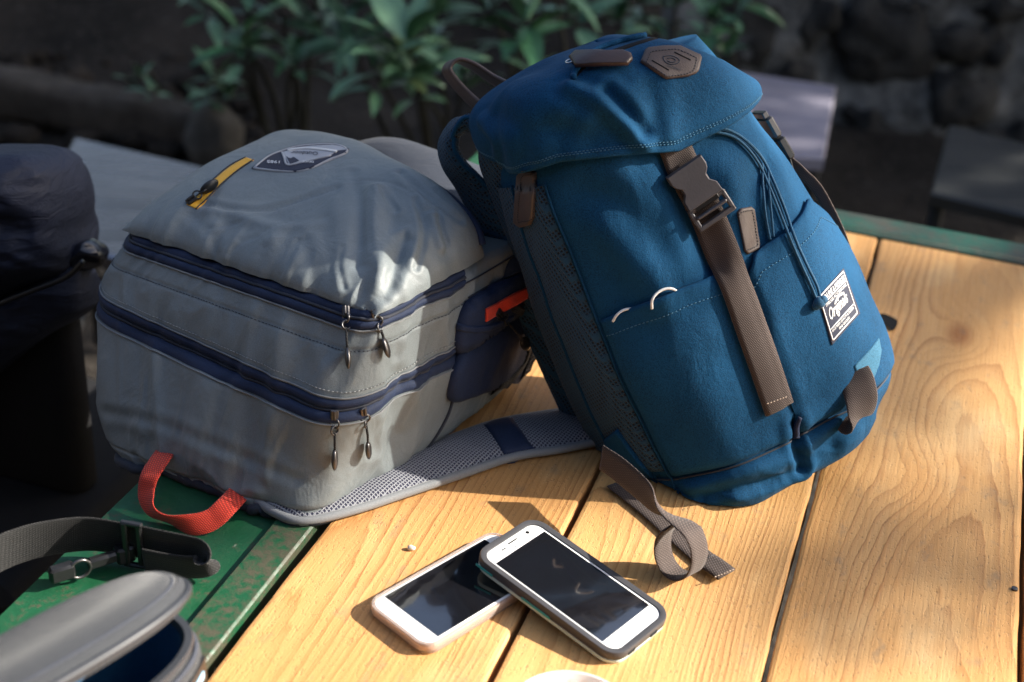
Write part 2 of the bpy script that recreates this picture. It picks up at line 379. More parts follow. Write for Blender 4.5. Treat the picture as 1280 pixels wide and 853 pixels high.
# ------------------------------------------------------------------ table: planks in a green steel frame
TD = np.array([math.cos(R(73)), math.sin(R(73)), 0]); TN = np.array([TD[1], -TD[0], 0]); TZ = np.array([0, 0, 1.0]); TT = .75
def tp(d, n, z=TT): return TD * d + TN * n + TZ * (z - 0)
D0, D1 = .42, 1.712
table = thing('wooden_table', 'outdoor table of pale pine planks set in a worn green steel frame', 'table', tuple(tp((D0 + D1) / 2, 0, 0)))
tl = ROOT(table); seams = [-.4265, -.2285, -.0325, .1580, .352, .545]
def plank(n0, n1, i):
    L = D1 - D0; w = n1 - n0; nx = 64; xs = np.linspace(-L / 2, L / 2, nx); V = []
    prof = [(-w / 2, -.032), (-w / 2, -.003), (-w / 2 + .0012, -.0008), (-w / 2 + .004, 0), (0, 0), (w / 2 - .004, 0), (w / 2 - .0012, -.0008), (w / 2, -.003), (w / 2, -.032)]
    for x in xs:
        e = .0009 * noise(np.array([x * 30 + i * 9, 1.3, 0])), .0009 * noise(np.array([x * 30 + i * 5, 7.7, 0])); u = .0008 * noise(np.array([x * 4, i * 3.1, .5]))
        for k, (y, z) in enumerate(prof): V.append((x, y + (e[0] if k < 4 else e[1] if k > 4 else 0), z + u))
    m = len(prof); Fc = gridF(nx, m, True) + [tuple(range(m))[::-1], tuple(range((nx - 1) * m, nx * m))]
    me = bpy.data.meshes.new('plank'); me.from_pydata([tuple(v) for v in V], [], [f[::-1] for f in Fc]); me.materials.append(M_wood)
    o = bpy.data.objects.new('plank', me); COL.objects.link(o); o.parent = table
    c = tp((D0 + D1) / 2, (n0 + n1) / 2, TT) - tl; o.matrix_local = Matrix([[TD[k], -TN[k], TZ[k], c[k]] for k in range(3)] + [[0, 0, 0, 1]]); return o
planks = [plank(a + .0022, b - .0022, i) for i, (a, b) in enumerate(zip(seams[:-1], seams[1:]))]
AX = np.array([TD, TN, TZ])
def tbox(name, d0, d1, n0, n1, z0, z1, mat, b=.003): return MB().add(*bbox(tp((d0 + d1) / 2, (n0 + n1) / 2, (z0 + z1) / 2), (d1 - d0, n1 - n0, z1 - z0), AX, b)).build(name, mat, table, auto=40)
def tplate(name, d0, d1, n0, n1, z, th, mat, wob=.0012):
    ds = np.linspace(d0, d1, 60); ns = np.linspace(n0, n1, 12); V = []
    for d in ds:
        for n in ns: V.append(tp(d, n, z + wob * noise(np.array([d * 7, n * 7, z * 3]))))
    V = np.array(V); B = V - TZ * th; F1 = gridF(60, 12); k = len(V); Fc = [f for f in F1] + [tuple(i + k for i in f[::-1]) for f in F1]
    ed = [i for i in range(12)] + [i * 12 + 11 for i in range(1, 60)] + [59 * 12 + i for i in range(10, -1, -1)] + [i * 12 for i in range(58, 0, -1)]
    Fc += [(ed[i], ed[i] + k, ed[(i + 1) % len(ed)] + k, ed[(i + 1) % len(ed)]) for i in range(len(ed))]
    return mk(name, np.vstack([V, B]), Fc, mat, table, auto=35)
tplate('steel_plate', D0, D1 + .06, -.609, -.470, TT - .004, .004, M_green)
tbox('frame_rail', D0, D1 + .06, -.468, -.4335, TT - .03, TT + .0015, M_flange, .002)
tbox('frame_rail', D1 + .006, D1 + .062, -.430, .60, TT - .035, TT + .006, M_rail, .006)
tbox('frame_rail', D0 - .05, D0 - .006, -.430, .60, TT - .035, TT + .004, M_rail, .004)
tbox('frame_rail', D0, D1, .552, .598, TT - .035, TT + .004, M_rail, .004)
for d in (D0 + .3, D1 - .35): tbox('cross_bar', d, d + .04, -.60, .55, TT - .075, TT - .036, M_rail)
for d in (D0 + .05, D1 - .06):
    for n in (-.57, .55): tbox('leg', d - .025, d + .025, n - .025, n + .025, 0, TT - .037, M_rail)
# ------------------------------------------------------------------ grid surfaces
class Grid:
    def __init__(s, P, wrap=False, flip=False):
        s.P = P; s.wrap = wrap; n, m = P.shape[:2]; s.flip = flip
        du = np.gradient(P, axis=0)
        if wrap: dv = (np.roll(P, -1, 1) - np.roll(P, 1, 1)) / 2
        else: dv = np.gradient(P, axis=1)
        s.N = nrm(np.cross(dv, du)) * (-1 if flip else 1)
    def F(s): return gridF(s.P.shape[0], s.P.shape[1], s.wrap, s.flip)
    def V(s): return s.P.reshape(-1, 3)
    def at(s, i, j, off=0.0):
        n, m = s.P.shape[:2]; i = np.clip(i, 0, n - 1.001); a = int(i); f = i - a; b = int(math.floor(j)); g = j - b
        if not s.wrap: b = min(max(b, 0), m - 2)
        k = (b + 1) % m; b = b % m; q = lambda A: (A[a, b] * (1 - g) + A[a, k] * g) * (1 - f) + (A[a + 1, b] * (1 - g) + A[a + 1, k] * g) * f
        return q(s.P) + nrm(q(s.N)) * off
    def push(s, D):
        s.P = s.P + s.N * D[..., None]; s.__init__(s.P, s.wrap, s.flip)
    def crease(s, sf, lines):
        """folds along photo polylines: (points, depth, width)"""
        D = np.zeros(s.P.shape[:2])
        for pts, dep, w in lines:
            L, _ = sf.line(pts, 30)
            if len(L) < 3: continue
            d = np.min(np.linalg.norm(s.P[:, :, None, :] - L[None, None], axis=3), axis=2) if s.P[..., 0].size * len(L) < 4e7 else 0
            D += dep * (np.exp(-(d / w) ** 2) - .45 * np.exp(-((d - 1.9 * w) / w) ** 2))
        s.push(D)
def rquad(c, r, ns, na):
    """rounded quad through 4 corners (3-D), ns points on each side, na on each corner"""
    out = []; c = [np.asarray(x, float) for x in c]
    for i in range(4):
        p, q, o = c[i], c[(i + 1) % 4], c[i - 1]; a = p + nrm(o - p) * r[i]; b = p + nrm(q - p) * r[i]; e = q - nrm(q - p) * r[(i + 1) % 4]
        for t in np.linspace(0, 1, na, endpoint=False): out.append(a * (1 - t) ** 2 + p * 2 * t * (1 - t) + b * t * t)
        for t in np.linspace(0, 1, ns[i], endpoint=False): out.append(b * (1 - t) + e * t)
    return np.array(out)
# ------------------------------------------------------------------ grey backpack, lying on its back, its top towards us
GA = R(-33); GX = np.array([math.cos(GA), math.sin(GA), 0]); GY = np.array([-GX[1], GX[0], 0])
gsec = [((152, 574, -.016), (393, 648, .003), .34), ((120, 535, .004), (402, 628, .02), .35), ((108, 482, .04), (414, 585, .05), .36), ((116, 380, .100), (436, 519, .100), .36), ((133, 336, .130), (456, 447, .143), .355), ((168, 291, .165), (478, 387, .178), .345)]
NS = (90, 90, 60, 70); NA = 14; secs = []
for l, n, ln in gsec:
    L = onz(l[0], l[1], TT + l[2]); N = onz(n[0], n[1], TT + n[2]); up = np.array([0, 0, .0])
    L = L - GX * .013 - GY * .004; N = N + GX * .004 - GY * .012
    secs.append([L, N, N + GY * ln, L + GY * ln])
secs = np.array(secs); ROWS = 100; GROW = lambda k: k * (ROWS - 1) / 5.0
ctrl = np.stack([cat(secs[:, k], ROWS) for k in range(4)], 1)
rings = []
for i in range(ROWS):
    f = i / (ROWS - 1); r = .035 + .02 * math.sin(math.pi * min(1, f * 1.2)); rings.append(rquad(ctrl[i], (r, r * .9, .06, .06), NS, NA))
GP = np.array(rings); NC = GP.shape[1]
gbody = Grid(GP, True)
if (gbody.N[50, NA + 45] @ -GY) < 0: gbody = Grid(GP, True, True)
jj = np.arange(NC); rowf = np.linspace(0, 5, ROWS)[:, None]
face = np.zeros(NC); seg = [0]
for k in range(4): seg.append(seg[-1] + NA + NS[k])
for k in range(4):
    s0 = seg[k] + NA; s1 = seg[k + 1]; face[s0:s1] = np.sin(np.linspace(0, math.pi, s1 - s0)) ** .8
bul = .010 * np.sin(np.pi * np.clip(rowf / 3, 0, 1)) ** .6 + .008 * np.sin(np.pi * np.clip((rowf - 3) / 2, 0, 1)) ** .7
D = face[None] * bul
P = gbody.P; along = jj[None] / 30.0 + 0 * rowf; rowg = rowf + 0 * along
D = D + .0024 * (1 - 2.2 * np.abs(noise(np.stack([along * 2.1 + .35 * rowg, rowg * .5, 3.0 * (rowg > 3)], -1)))) + .0012 * (1 - 2 * np.abs(noise(np.stack([along * 5.5 - .5 * rowg, rowg * .9, 5 + 0 * along], -1)))) + .0011 * noise(np.stack([along * 4 + .6 * rowg, rowg * .9, 0 * along + 9.1], -1))
for zr in (3, 5): D = D - .0035 * np.exp(-((rowf - zr) / .13) ** 2)
D = D - .0015 * np.exp(-((rowf - 4.15) / .03) ** 2) - .002 * np.exp(-((rowf - 0.62) / .05) ** 2)
gbody.push(D); gbody.P[..., 2] = np.where((gbody.P @ TN) > -.60, np.maximum(gbody.P[..., 2], TT + .002), gbody.P[..., 2]); gbody = Grid(gbody.P, True, gbody.flip)
# front pocket: domed panel above the upper zip
def dome(L5, N5, b0, b1, zl, zr, wall, dm, tilt, nu=110, nv=90, ovr=.005, sq=.32, rt=0.0, shear=0.0):
    a = np.linspace(0, math.pi, nu); u = (1 - np.cos(a)) / 2 * .5 + np.linspace(0, 1, nu) * .5; b = np.linspace(0, math.pi, nv); v = (1 - np.cos(b)) / 2 * .5 + np.linspace(0, 1, nv) * .5
    X = 2 * u[:, None] - 1 + 0 * v[None]; Y = 2 * v[None] - 1 + 0 * u[:, None]
    X2 = X * np.sqrt(1 - sq * Y * Y / 2 * np.abs(Y)); Y2 = Y * np.sqrt(1 - sq * X * X / 2 * np.abs(X))
    w = np.linalg.norm(N5 - L5) / 2; hb = (b1 - b0) / 2; Cn = (L5 + N5) / 2 + GY * (b0 + hb); ax = nrm((N5 - L5) * [1, 1, 0])
    Y2 = (Y2 + 1) * (1 - shear * np.clip((X2 + .25) / 1.25, 0, 1) ** 1.2) - 1
    P = Cn + ax * (X2 * (w + ovr))[..., None] + GY * (Y2 * (hb + ovr))[..., None]
    e = np.sqrt(np.clip(1 - np.abs(X) ** 7, 0, 1) * np.clip(1 - np.abs(Y) ** 7, 0, 1)); g = (1 - .8 * X * X) * (1 - .75 * Y * Y)
    P[..., 2] = (zl * (1 - (X + 1) / 2) + zr * (X + 1) / 2) + wall * e + dm * g + tilt * (Y + 1) / 2 * e + rt * X * e
    return P, X, Y
L5, N5 = secs[5][0], secs[5][1]
PP, X, Y = dome(L5, N5, 0, .215, L5[2], N5[2], .018, .014, .046, rt=-.004, shear=.30, sq=.12, nu=190, nv=150)
gtop = Grid(PP)
if gtop.N[95, 75][2] < 0: gtop = Grid(PP, False, True)
pl = np.exp(-((1 + Y) / .28) ** 2) + np.exp(-((1 - X) / .22) ** 2)
gtop.push(.0022 * fbm(np.stack([PP[..., 0] * 13, PP[..., 1] * 13, 0 * X], -1), 3) + .0024 * np.exp(-((1 + Y) / .42) ** 2) * (1 - 2.2 * np.abs(noise(np.stack([X * 6.5 + .8 * Y, Y * .9, 0 * X + 4], -1)))) + .0016 * np.exp(-((1 + Y) / .25) ** 2) * noise(np.stack([X * 19 + .8 * Y, Y * 1.5, 0 * X + 14], -1)) + .0030 * np.exp(-((1 - X) / .3) ** 2) * noise(np.stack([X * 1.3, Y * 6, 0 * X + 8], -1)))
LB, _, _ = dome(L5 + GX * .030, N5 + GX * .022, .165, .335, L5[2] - .03, N5[2] - .03, .036, .016, .004, 90, 60, .004, .4, -.016)
globe = Grid(LB, False, gtop.flip); globe.push(.002 * fbm(np.stack([LB[..., 0] * 11, LB[..., 1] * 11, 0 * LB[..., 0]], -1), 3))
GS = Surf(); GS.add(gbody.V(), gbody.F()); GS.add(gtop.V(), gtop.F())
gtop.crease(GS, [([(470, 235), (470, 280), (474, 330), (478, 370)], .0036, .008), ([(505, 300), (495, 330), (480, 372)], -.004, .006), ([(540, 270), (545, 290), (552, 310)], .003, .004), ([(300, 268), (340, 290), (355, 345)], .0014, .009), ([(420, 250), (425, 300), (420, 375)], .0014, .008), ([(250, 255), (330, 262), (420, 235)], -.0016, .004), ([(262, 262), (340, 282), (400, 280)], .0010, .005), ([(440, 215), (450, 260), (446, 330)], -.0012, .005), ([(500, 215), (540, 250), (575, 275)], -.002, .004), ([(380, 300), (390, 340), (388, 372)], -.0016, .006), ([(240, 270), (262, 290), (270, 318)], -.001, .005), ([(520, 250), (530, 290), (520, 335)], -.0016, .003)])
gtop.crease(GS, [([(466, 238), (464, 270), (466, 315)], -0.00099, .0022), ([(548, 262), (552, 285), (560, 305)], -0.00093, .002), ([(486, 345), (500, 312), (508, 290)], -0.00099, .0025), ([(300, 300), (330, 290), (390, 262), (420, 240)], -0.00062, .0024), ([(262, 285), (300, 278), (345, 262)], -0.00062, .0022), ([(430, 360), (425, 335), (428, 310)], -0.00087, .0024), ([(352, 345), (362, 325), (372, 300)], -0.00074, .0024), ([(285, 318), (300, 305), (322, 296)], -0.00074, .0022), ([(440, 225), (490, 228), (545, 262)], -0.00074, .002), ([(475, 237), (488, 252), (495, 262)], -0.00155, .003), ([(330, 310), (320, 335), (318, 348)], -0.00124, .005)])
gbody.crease(GS, [([(280, 345), (276, 375), (270, 420)], -.0015, .006), ([(345, 425), (350, 470), (340, 530)], .0016, .010), ([(250, 470), (255, 520), (240, 570)], .0020, .012), ([(310, 500), (318, 545), (300, 600)], -.0022, .010), ([(190, 440), (185, 490), (175, 530)], .0018, .011), ([(130, 515), (200, 530), (300, 570), (370, 600)], -.0016, .005), ([(400, 440), (405, 470), (400, 500)], .0016, .008), ([(500, 470), (490, 510), (470, 560)], -.0018, .007), ([(530, 455), (525, 485), (505, 530)], .0014, .006), ([(508, 400), (500, 420), (495, 445)], -.0014, .004)])
gbase = (secs[0].mean(0) * [1, 1, 0]) + [0, 0, TT]
gbag = thing('grey_backpack', 'grey nylon backpack with navy zips lying on its back under the blue backpack', 'backpack', tuple(gbase))
rowsN = gbody.P.shape[0]
gcap = gbody.F() + [tuple(range(NC)) if gbody.flip else tuple(range(NC))[::-1], tuple(range((rowsN - 1) * NC, rowsN * NC))[::(-1 if gbody.flip else 1)]]
main_body = mk('main_compartment', gbody.V(), gcap, M_gray, gbag)
front_pocket = mk('front_pocket', gtop.V(), gtop.F(), M_gray, gbag); far_end = mk('padded_bottom', globe.V(), globe.F(), M_grayd, gbag)
GS = Surf(); GS.add(gbody.V(), gbody.F()); GS.add(gtop.V(), gtop.F()); GS.add(globe.V(), globe.F())
# ------------------------------------------------------------------ blue backpack, leaning on the grey one
BX, BY, BZ = np.array([.85442, .42546, .29824]), np.array([.31583, -.88106, .35210]), np.array([-.41257, .20665, .88717]); BO = np.array([.23899, 1.11765, .76273])
BM = np.array([BX, BY, BZ]); loc2w = lambda q: BO + np.asarray(q) @ BM; w2loc = lambda p: (np.asarray(p) - BO) @ BM.T
lev = np.array([  # z, back-left, front-left, right-front, right-side, front
    [-.034, .090, .080, .070, .085, .045], [-.024, .116, .097, .105, .120, .066], [-.006, .124, .102, .128, .146, .074], [.020, .128, .104, .138, .158, .078], [.075, .130, .110, .136, .157, .083], [.14, .132, .1145, .130, .150, .084],
    [.19, .132, .117, .116, .136, .080], [.25, .130, .117, .106, .125, .074], [.30, .126, .117, .092, .104, .069], [.345, .117, .111, .080, .088, .058], [.385, .095, .09, .065, .07, .035]])
NR, NCB = 150, 260; lv = cat(lev, NR)
def outline(v, n=NCB, grow=0.0):
    z, b, f, r, rs, fr = v; g = grow
    c = np.array([(0, -.072 - g), (-b * .6, -.071 - g), (-b - g * .7, -.060 - g * .7), (-b - g, -.02), (-f - g * .8, .034 + g * .6 - (.078 - fr) * .35), (-f * .55, .6 * fr + .026 + g), (0, fr + g), (r * .6, fr * .62 + .026 + g), (r + g * .8, .040 + g * .6 - (.078 - fr) * .35), (rs + g, -.012), (rs - .012 + g * .7, -.058 - g * .7), (rs * .6, -.070 - g)])
    return cat(c, n, True)
BL = np.array([np.c_[outline(v), np.full(NCB, v[0])] for v in lv])
bw = loc2w(BL); bbody = Grid(bw, True); fj = int(NCB * .5)
if bbody.N[60, fj] @ BY < 0: bbody = Grid(bw, True, True)
zz = BL[..., 2]; xx = BL[..., 0]
D = .0036 * fbm(BL * [9, 9, 7], 3) + .0018 * (1 - 2 * np.abs(noise(BL * [14, 14, 8] + 3.3))) + .0022 * noise(BL * [26, 26, 14]) * np.clip((.06 - zz) / .06, .25, 1)
D += .0030 * np.exp(-((zz + .002) / .02) ** 2) * (1 - 2.4 * np.abs(noise(np.stack([xx * 22 + zz * 30, zz * 26, 0 * xx + 2.5], -1)))) + .0045 * np.exp(-((zz + .006) / .012) ** 2) * noise(np.c_[[xx.ravel() * 34]].T.repeat(3, 1).reshape(xx.shape + (3,))) - .003 * np.exp(-((zz - .021) / .0035) ** 2)
bbody.push(D); bbody.P[..., 2] = np.maximum(bbody.P[..., 2], TT + .0018 + .002 * np.clip(noise(bbody.P * 40), 0, 1)); bbody = Grid(bbody.P, True, bbody.flip)
# flap
NF = 70; hem_px = [(622, 190), (640, 221), (700, 202), (770, 194), (848, 188), (895, 161), (938, 126)]
hl = np.array([w2loc(onplane(u, v, BO + BY * y, BY)) for (u, v), y in zip(hem_px, (-.02, .03, .058, .074, .078, .068, .035))])
def hemz(x, y):
    zf = np.interp(x, hl[1:, 0], hl[1:, 2]); return np.where(y > .0, zf, zf + np.clip(-y, 0, .07) * .35)
fo = outline(lev[8], NCB, .0085); FP = []
fz = cat([(0, 0), (.30, 0.001), (.55, -.001), (.74, -.010), (.86, -.024), (.94, -.046), (.985, -.080), (1, -.115)], NF)   # height fraction, inset
for i in range(NF):
    h, ins = fz[i]; L = np.linalg.norm(fo, axis=1, keepdims=True); q = fo * np.clip(1 + ins / L, .02, None) + (1 - np.clip(1 + ins / L, .02, None)) * np.array([-.012, -.012])
    hz = hemz(fo[:, 0], fo[:, 1]); x = q[:, 0]
    top = .412 - .085 * np.clip((x - .0) / .115, 0, 1) ** 1.5 - .006 * np.clip((-x - .05) / .08, 0, 1)
    FP.append(np.c_[q, hz * (1 - h) + top * h])
FP = np.array(FP); fw = loc2w(FP); bflap = Grid(fw, True, bbody.flip)
D = .0022 * fbm(FP * [11, 11, 11], 2) + .0016 * (1 - 2 * np.abs(noise(FP * [16, 16, 16] + 7.7))); D[0:3] *= .4; bflap.push(D)
BS = Surf(); BS.add(bflap.V(), bflap.F())
bflap.crease(BS, [([(712, 108), (745, 125), (775, 150), (805, 178)], .0050, .0065), ([(760, 112), (785, 140), (806, 170)], -.0042, .005), ([(640, 110), (690, 118), (735, 135)], .003, .016), ([(815, 115), (820, 140), (812, 165)], -.0028, .009), ([(620, 140), (650, 165), (655, 200)], -.003, .009), ([(600, 150), (618, 175), (620, 195)], .003, .006), ([(680, 160), (740, 170), (790, 185)], -.002, .01), ([(720, 190), (722, 170), (735, 150)], .0016, .007)])
BS = Surf(); BS.add(bbody.V(), bbody.F())
bbody.crease(BS, [([(845, 215), (870, 280), (890, 330)], -.004, .012), ([(960, 205), (940, 240), (945, 300)], -.004, .012), ([(900, 210), (925, 250), (932, 300)], .0035, .013), ([(760, 290), (800, 330), (820, 370)], .003, .016), ([(730, 240), (780, 260), (820, 310)], -.003, .013), ([(992, 530), (996, 555), (1004, 585)], -.006, .005), ([(860, 610), (930, 590), (985, 575)], .0035, .006), ([(880, 622), (950, 606), (1000, 590)], -.0035, .005), ([(1005, 560), (1030, 540), (1060, 510)], .003, .006)])
bbag = thing('blue_backpack', 'blue canvas flap-top backpack with brown straps leaning on the grey backpack', 'backpack', tuple(loc2w([0, 0, -.02]) * [1, 1, 0] + [0, 0, TT]))
bcap = bbody.F() + [tuple(range(NCB)) if bbody.flip else tuple(range(NCB))[::-1], tuple(range((NR - 1) * NCB, NR * NCB))[::(-1 if bbody.flip else 1)]]
blue_body = mk('main_compartment', bbody.V(), bcap, M_blue, bbag)
# flap with a turned-in hem
hem1 = bflap.P[0] - bflap.N[0] * .0035; hem2 = hem1 + BZ * .012 - bflap.N[0] * .001
fv = np.concatenate([hem2[None], hem1[None], (bflap.P[0] - bflap.N[0] * .0008 - BZ * .0012)[None], bflap.P + 0], 0); nf = fv.shape[0]
blue_flap = mk('top_flap', fv.reshape(-1, 3), gridF(nf, NCB, True, bbody.flip) + [tuple(range((nf - 1) * NCB, nf * NCB))[::(-1 if bbody.flip else 1)]], M_blue, bbag)
BS = Surf(); BS.add(bbody.V(), bbody.F()); BF = Surf(); BF.add(bflap.V(), bflap.F()); BA = Surf(); BA.add(bbody.V(), bbody.F()); BA.add(bflap.V(), bflap.F())
# ------------------------------------------------------------------ grey backpack: details
def torus(c, ax, r, t, n=16, k=6): 
    a = np.linspace(0, 2 * math.pi, n, endpoint=False); P = np.array([np.asarray(c) + math.cos(x) * r * ax[0] + math.sin(x) * r * ax[1] for x in a]); b = np.linspace(0, 2 * math.pi, k, endpoint=False); V = []
    for i in range(n):
        o = nrm(P[i] - c)
        V += [P[i] + t * (math.cos(y) * o + math.sin(y) * ax[2]) for y in b]
    Fc = [(i * k + j, i * k + (j + 1) % k, ((i + 1) % n) * k + (j + 1) % k, ((i + 1) % n) * k + j) for i in range(n) for j in range(k)]
    return V, Fc
def zip_pull(sf, a, b, parent, sc=1.0, lift=.004, mat=None, name='zip_pull'):
    mat = mat or M_gun; (p, n), q = sf.px(*a), sf.px(*b); e = q[0] + q[1] * (lift + .003); p0 = p + n * lift; d = nrm(e - p0); s = nrm(np.cross(n, d)); n2 = np.cross(d, s); L = np.linalg.norm(e - p0)
    body = MB().add(*bbox(p + n * .002, (.0062 * sc, .009 * sc, .004), np.array([s, d, n]), .001)).add(*bbox(p + n * .0048, (.002 * sc, .007 * sc, .003), np.array([s, d, n]), .0006))
    o = body.build(name, mat, parent, auto=35)
    rg = MB().add(*torus(p0 + d * .006 * sc, (d, nrm(s + n2 * .6), nrm(n2 - s * .6)), .0036 * sc, .0009)).add(*torus(p0 + d * .0115 * sc, (d, nrm(s - n2 * .7), nrm(n2 + s * .7)), .0034 * sc, .0009))
    rg.build('link', mat, o)
    c0 = p0 + d * .0135 * sc; c1 = e - d * .010 * sc; MB().add(*tube(np.array([c0, (c0 + c1) / 2 + n * .001, c1]), .0012, 6)).build('cord', M_blackw, o)
    t = np.linspace(0, 1, 12); P = np.array([e - d * (.013 - .017 * x) * sc for x in t]); r = .0066 * sc * np.sqrt(np.clip(np.sin(np.pi * (.06 + .94 * t ** .75)), 0.02, 1)) * (.62 + .38 * t)
    MB().add(*tube(P, r, 12, True, .5)).build('tab', mat, o); return o
def gcol(px, row):
    """column of the grey body grid that shows nearest a photo pixel on a row"""
    best = None
    for j in range(NC):
        p = gbody.at(row, j); d = p - CAM; z = d @ FW; u = CX + FPX * (d @ RT) / z; v = CY - FPX * (d @ UP) / z; e = (u - px[0]) ** 2 + (v - px[1]) ** 2
        if (gbody.N[int(row), j] @ -d) > 0 and (best is None or e < best[0]): best = (e, j)
    return best[1]
def band(r0, r1, j0, j1, off, mat, name, parent, nr=5):
    js = np.arange(j0, j1 + 1); rs = np.linspace(r0, r1, nr); P = np.array([[gbody.at(r, j, off - (.0022 if k in (0, nr - 1) else 0)) for j in js] for k, r in enumerate(rs)])
    g = Grid(P, False, gbody.flip); return mk(name, g.V(), g.F(), mat, parent)
def gline(row, j0, j1, off, r, mat, name, parent, k=6): return mk(name, *tube(np.array([gbody.at(row, j, off) for j in range(j0, j1 + 1)]), r, k), mat, parent)
RR = (ROWS - 1) / 5.0
for row, endpx, half in ((3.02, (577, 441), .20), (4.80, (568, 322), .22)):
    je = gcol(endpx, row * RR); js = -10
    zb = band((row - half) * RR, (row - .02) * RR, js, je, .0026, M_navy, 'zip_tape', main_body)
    band((row + .02) * RR, (row + half) * RR, js, je, .0026, M_navy, 'zip_tape', main_body)
    gline(row * RR, js, je, .0012, .0016, M_stitch_d, 'zip_coil', main_body)
    for s_ in (-1, 1):
        gline((row + s_ * (half + .03)) * RR, js, je, .0012, .0008, M_piping, 'piping', main_body)
jr = gcol((573, 430), 3.3 * RR); jl = -8
Pn = [gbody.at(4.12 * RR, j, .0006) for j in range(jl, jr + 30)]; Nn = [gbody.N[int(4.12 * RR), j % NC] for j in range(jl, jr + 30)]
stitches(Pn, np.array(Nn)).build('stitching', M_stitch_d, main_body)
Pn = [gbody.at(3.36 * RR, j, .0006) for j in range(jl, jr)]; Nn = [gbody.N[int(3.36 * RR), j % NC] for j in range(jl, jr)]
stitches(Pn, np.array(Nn)).build('stitching', M_stitch_g, main_body)
mk('seam_piping', *tube(np.array([gbody.at(r, jr + 2 + 3 * math.sin(r / 30), .001) for r in np.linspace(.6 * RR, 4.2 * RR, 40)]), .0016, 6), M_stitch_d, main_body)
for a, b, s_ in (((434, 391), (438, 455), 1.1), ((468, 394), (477, 440), 1.1), ((418, 520), (416, 578), 1.15), ((453, 516), (454, 564), 1.1)): zip_pull(GS, a, b, gbag, s_)
# yellow zip on the front pocket
yz = mk('yellow_zip', *GS.strap([(312, 199), (292, 211), (272, 228), (254, 246), (240, 259)], .0135, .0008), M_yellow, front_pocket)
for dx in (-5, 5):
    P_, N_ = GS.line([(312 + dx, 199 + dx * .3), (292 + dx, 211 + dx * .6), (272 + dx, 228 + dx * .6), (254 + dx, 246 + dx * .6), (240 + dx, 259 + dx * .6)], 30); mk('zip_piping', *tube(P_ + N_ * .0008, .0008, 5), M_stitch_d, yz)
zip_pull(GS, (240, 252), (270, 236), front_pocket, 1.15, .003, M_blackp)
# logo patch
zp = lambda L, ox, oy, k: [(ox + x / k, oy + y / k) for x, y in L]
Z1 = lambda L: zp(L, 310, 170, 9.48)
out = [(45, 390), (120, 322), (240, 232), (390, 175), (560, 125), (760, 100), (980, 92), (1110, 112), (1195, 160), (1165, 212), (1000, 275), (745, 392), (560, 432), (300, 420)]
lp = mk('logo_patch', *GS.patch(Z1(out), .0018, 8, .03, 6), M_label, front_pocket); cen = np.mean(out, 0)
PS = Surf(); pv = np.array(GS.patch(Z1(out), .0018, 8, .03, 6)[0]); PS.add(pv, GS.patch(Z1(out), .0018, 8, .03, 6)[1])
M_pgrey = plain('patch_grey_print', (.40, .41, .44), .5)
ring = [tuple(cen + (np.array(p) - cen) * .965) for p in out]; ring2 = [tuple(cen + (np.array(p) - cen) * .90) for p in out]
def pstrip(A, w, mat, nm='print_line', sf=None, lift=.0004, nx=1, n=None): return mk(nm, *(sf or PS).strap(A, w, .0005, n or len(A) * 5, lift, 2), mat, lp)
pstrip(Z1(ring + ring[:1]), .0022, M_pgrey)
mk('print_field', *PS.patch(Z1([(420, 190), (560, 150), (760, 118), (1000, 108), (1110, 128), (1170, 165), (1060, 175), (985, 228), (480, 345)]), .0004, 6, .02, 4), M_pgrey, lp)
mk('print_field', *PS.patch(Z1([(455, 250), (500, 275), (545, 255), (610, 300), (500, 340)]), .0008, 4, .02, 4), M_label, lp)
pstrip(Z1([(405, 195), (435, 270), (465, 350), (640, 312), (985, 232)]), .0022, M_pgrey)
pstrip(Z1([(470, 178), (650, 152), (800, 160), (930, 175), (1050, 195)]), .0034, M_white, lift=.001)
for tx, q in (('1985', [(375, 335), (225, 330), (230, 295), (380, 305)]), ('SINCE', [(780, 330), (640, 322), (650, 300), (785, 305)]), ('Outdoor', [(830, 240), (500, 225), (520, 185), (830, 195)])):
    mk('print_lettering', *PS.text(tx, Z1(q), lift=.0009), M_label if tx == 'Outdoor' else M_white, lp, smooth=False)
# navy seam round the far side of the pocket, small loop
iv = gtop.P.shape[1] - 10; P_ = gtop.P[7:-3, iv] + gtop.N[7:-3, iv] * .001; mk('binding', *tube(P_, .0042, 8), M_navy, front_pocket)
p_, n_ = globe.P[12, 30], globe.N[12, 30]; lp0 = globe.P[3, 26]; mk('grab_loop', *tube(cat([lp0 + [0, 0, -.004], lp0 + [-.010, .0, .004], lp0 + [-.004, .002, .014], lp0 + [.012, .004, .012]], 14), .0035, 8), M_navy, gbag)
# side pocket on the right flank
SP = [(560, 500), (566, 455), (572, 400), (590, 370), (640, 347), (690, 335), (705, 400), (690, 445), (640, 478), (600, 490)]
sv, sfc = GS.patch(SP, .010, 12, .10, 8, True); sv = np.array(sv)
sv[len(SP) * 8:] += (np.clip(noise(sv[len(SP) * 8:] * 45), -.6, 1) * .0022)[:, None] * np.array([.6, -.75, .2]); side_pocket = mk('side_pocket', sv, sfc, M_navyc, gbag)
GS.add(sv, sfc)
rz = mk('red_zip', *GS.strap([(606, 394), (630, 381), (662, 364), (700, 346)], .0125, .001, 60, .0015), M_redz, side_pocket); zip_pull(GS, (622, 391), (652, 430), side_pocket, 1.25, .004, M_blackp)
mk('elastic_binding', *GS.strap([(640, 384), (657, 395), (664, 420), (658, 450), (640, 474), (615, 490)], .008, .0016), M_blackw, side_pocket)
mk('mesh_panel', *GS.patch([(668, 378), (700, 350), (706, 410), (690, 446), (650, 474), (664, 440), (670, 410)], .002, 6, .04, 4), M_navymesh, side_pocket)
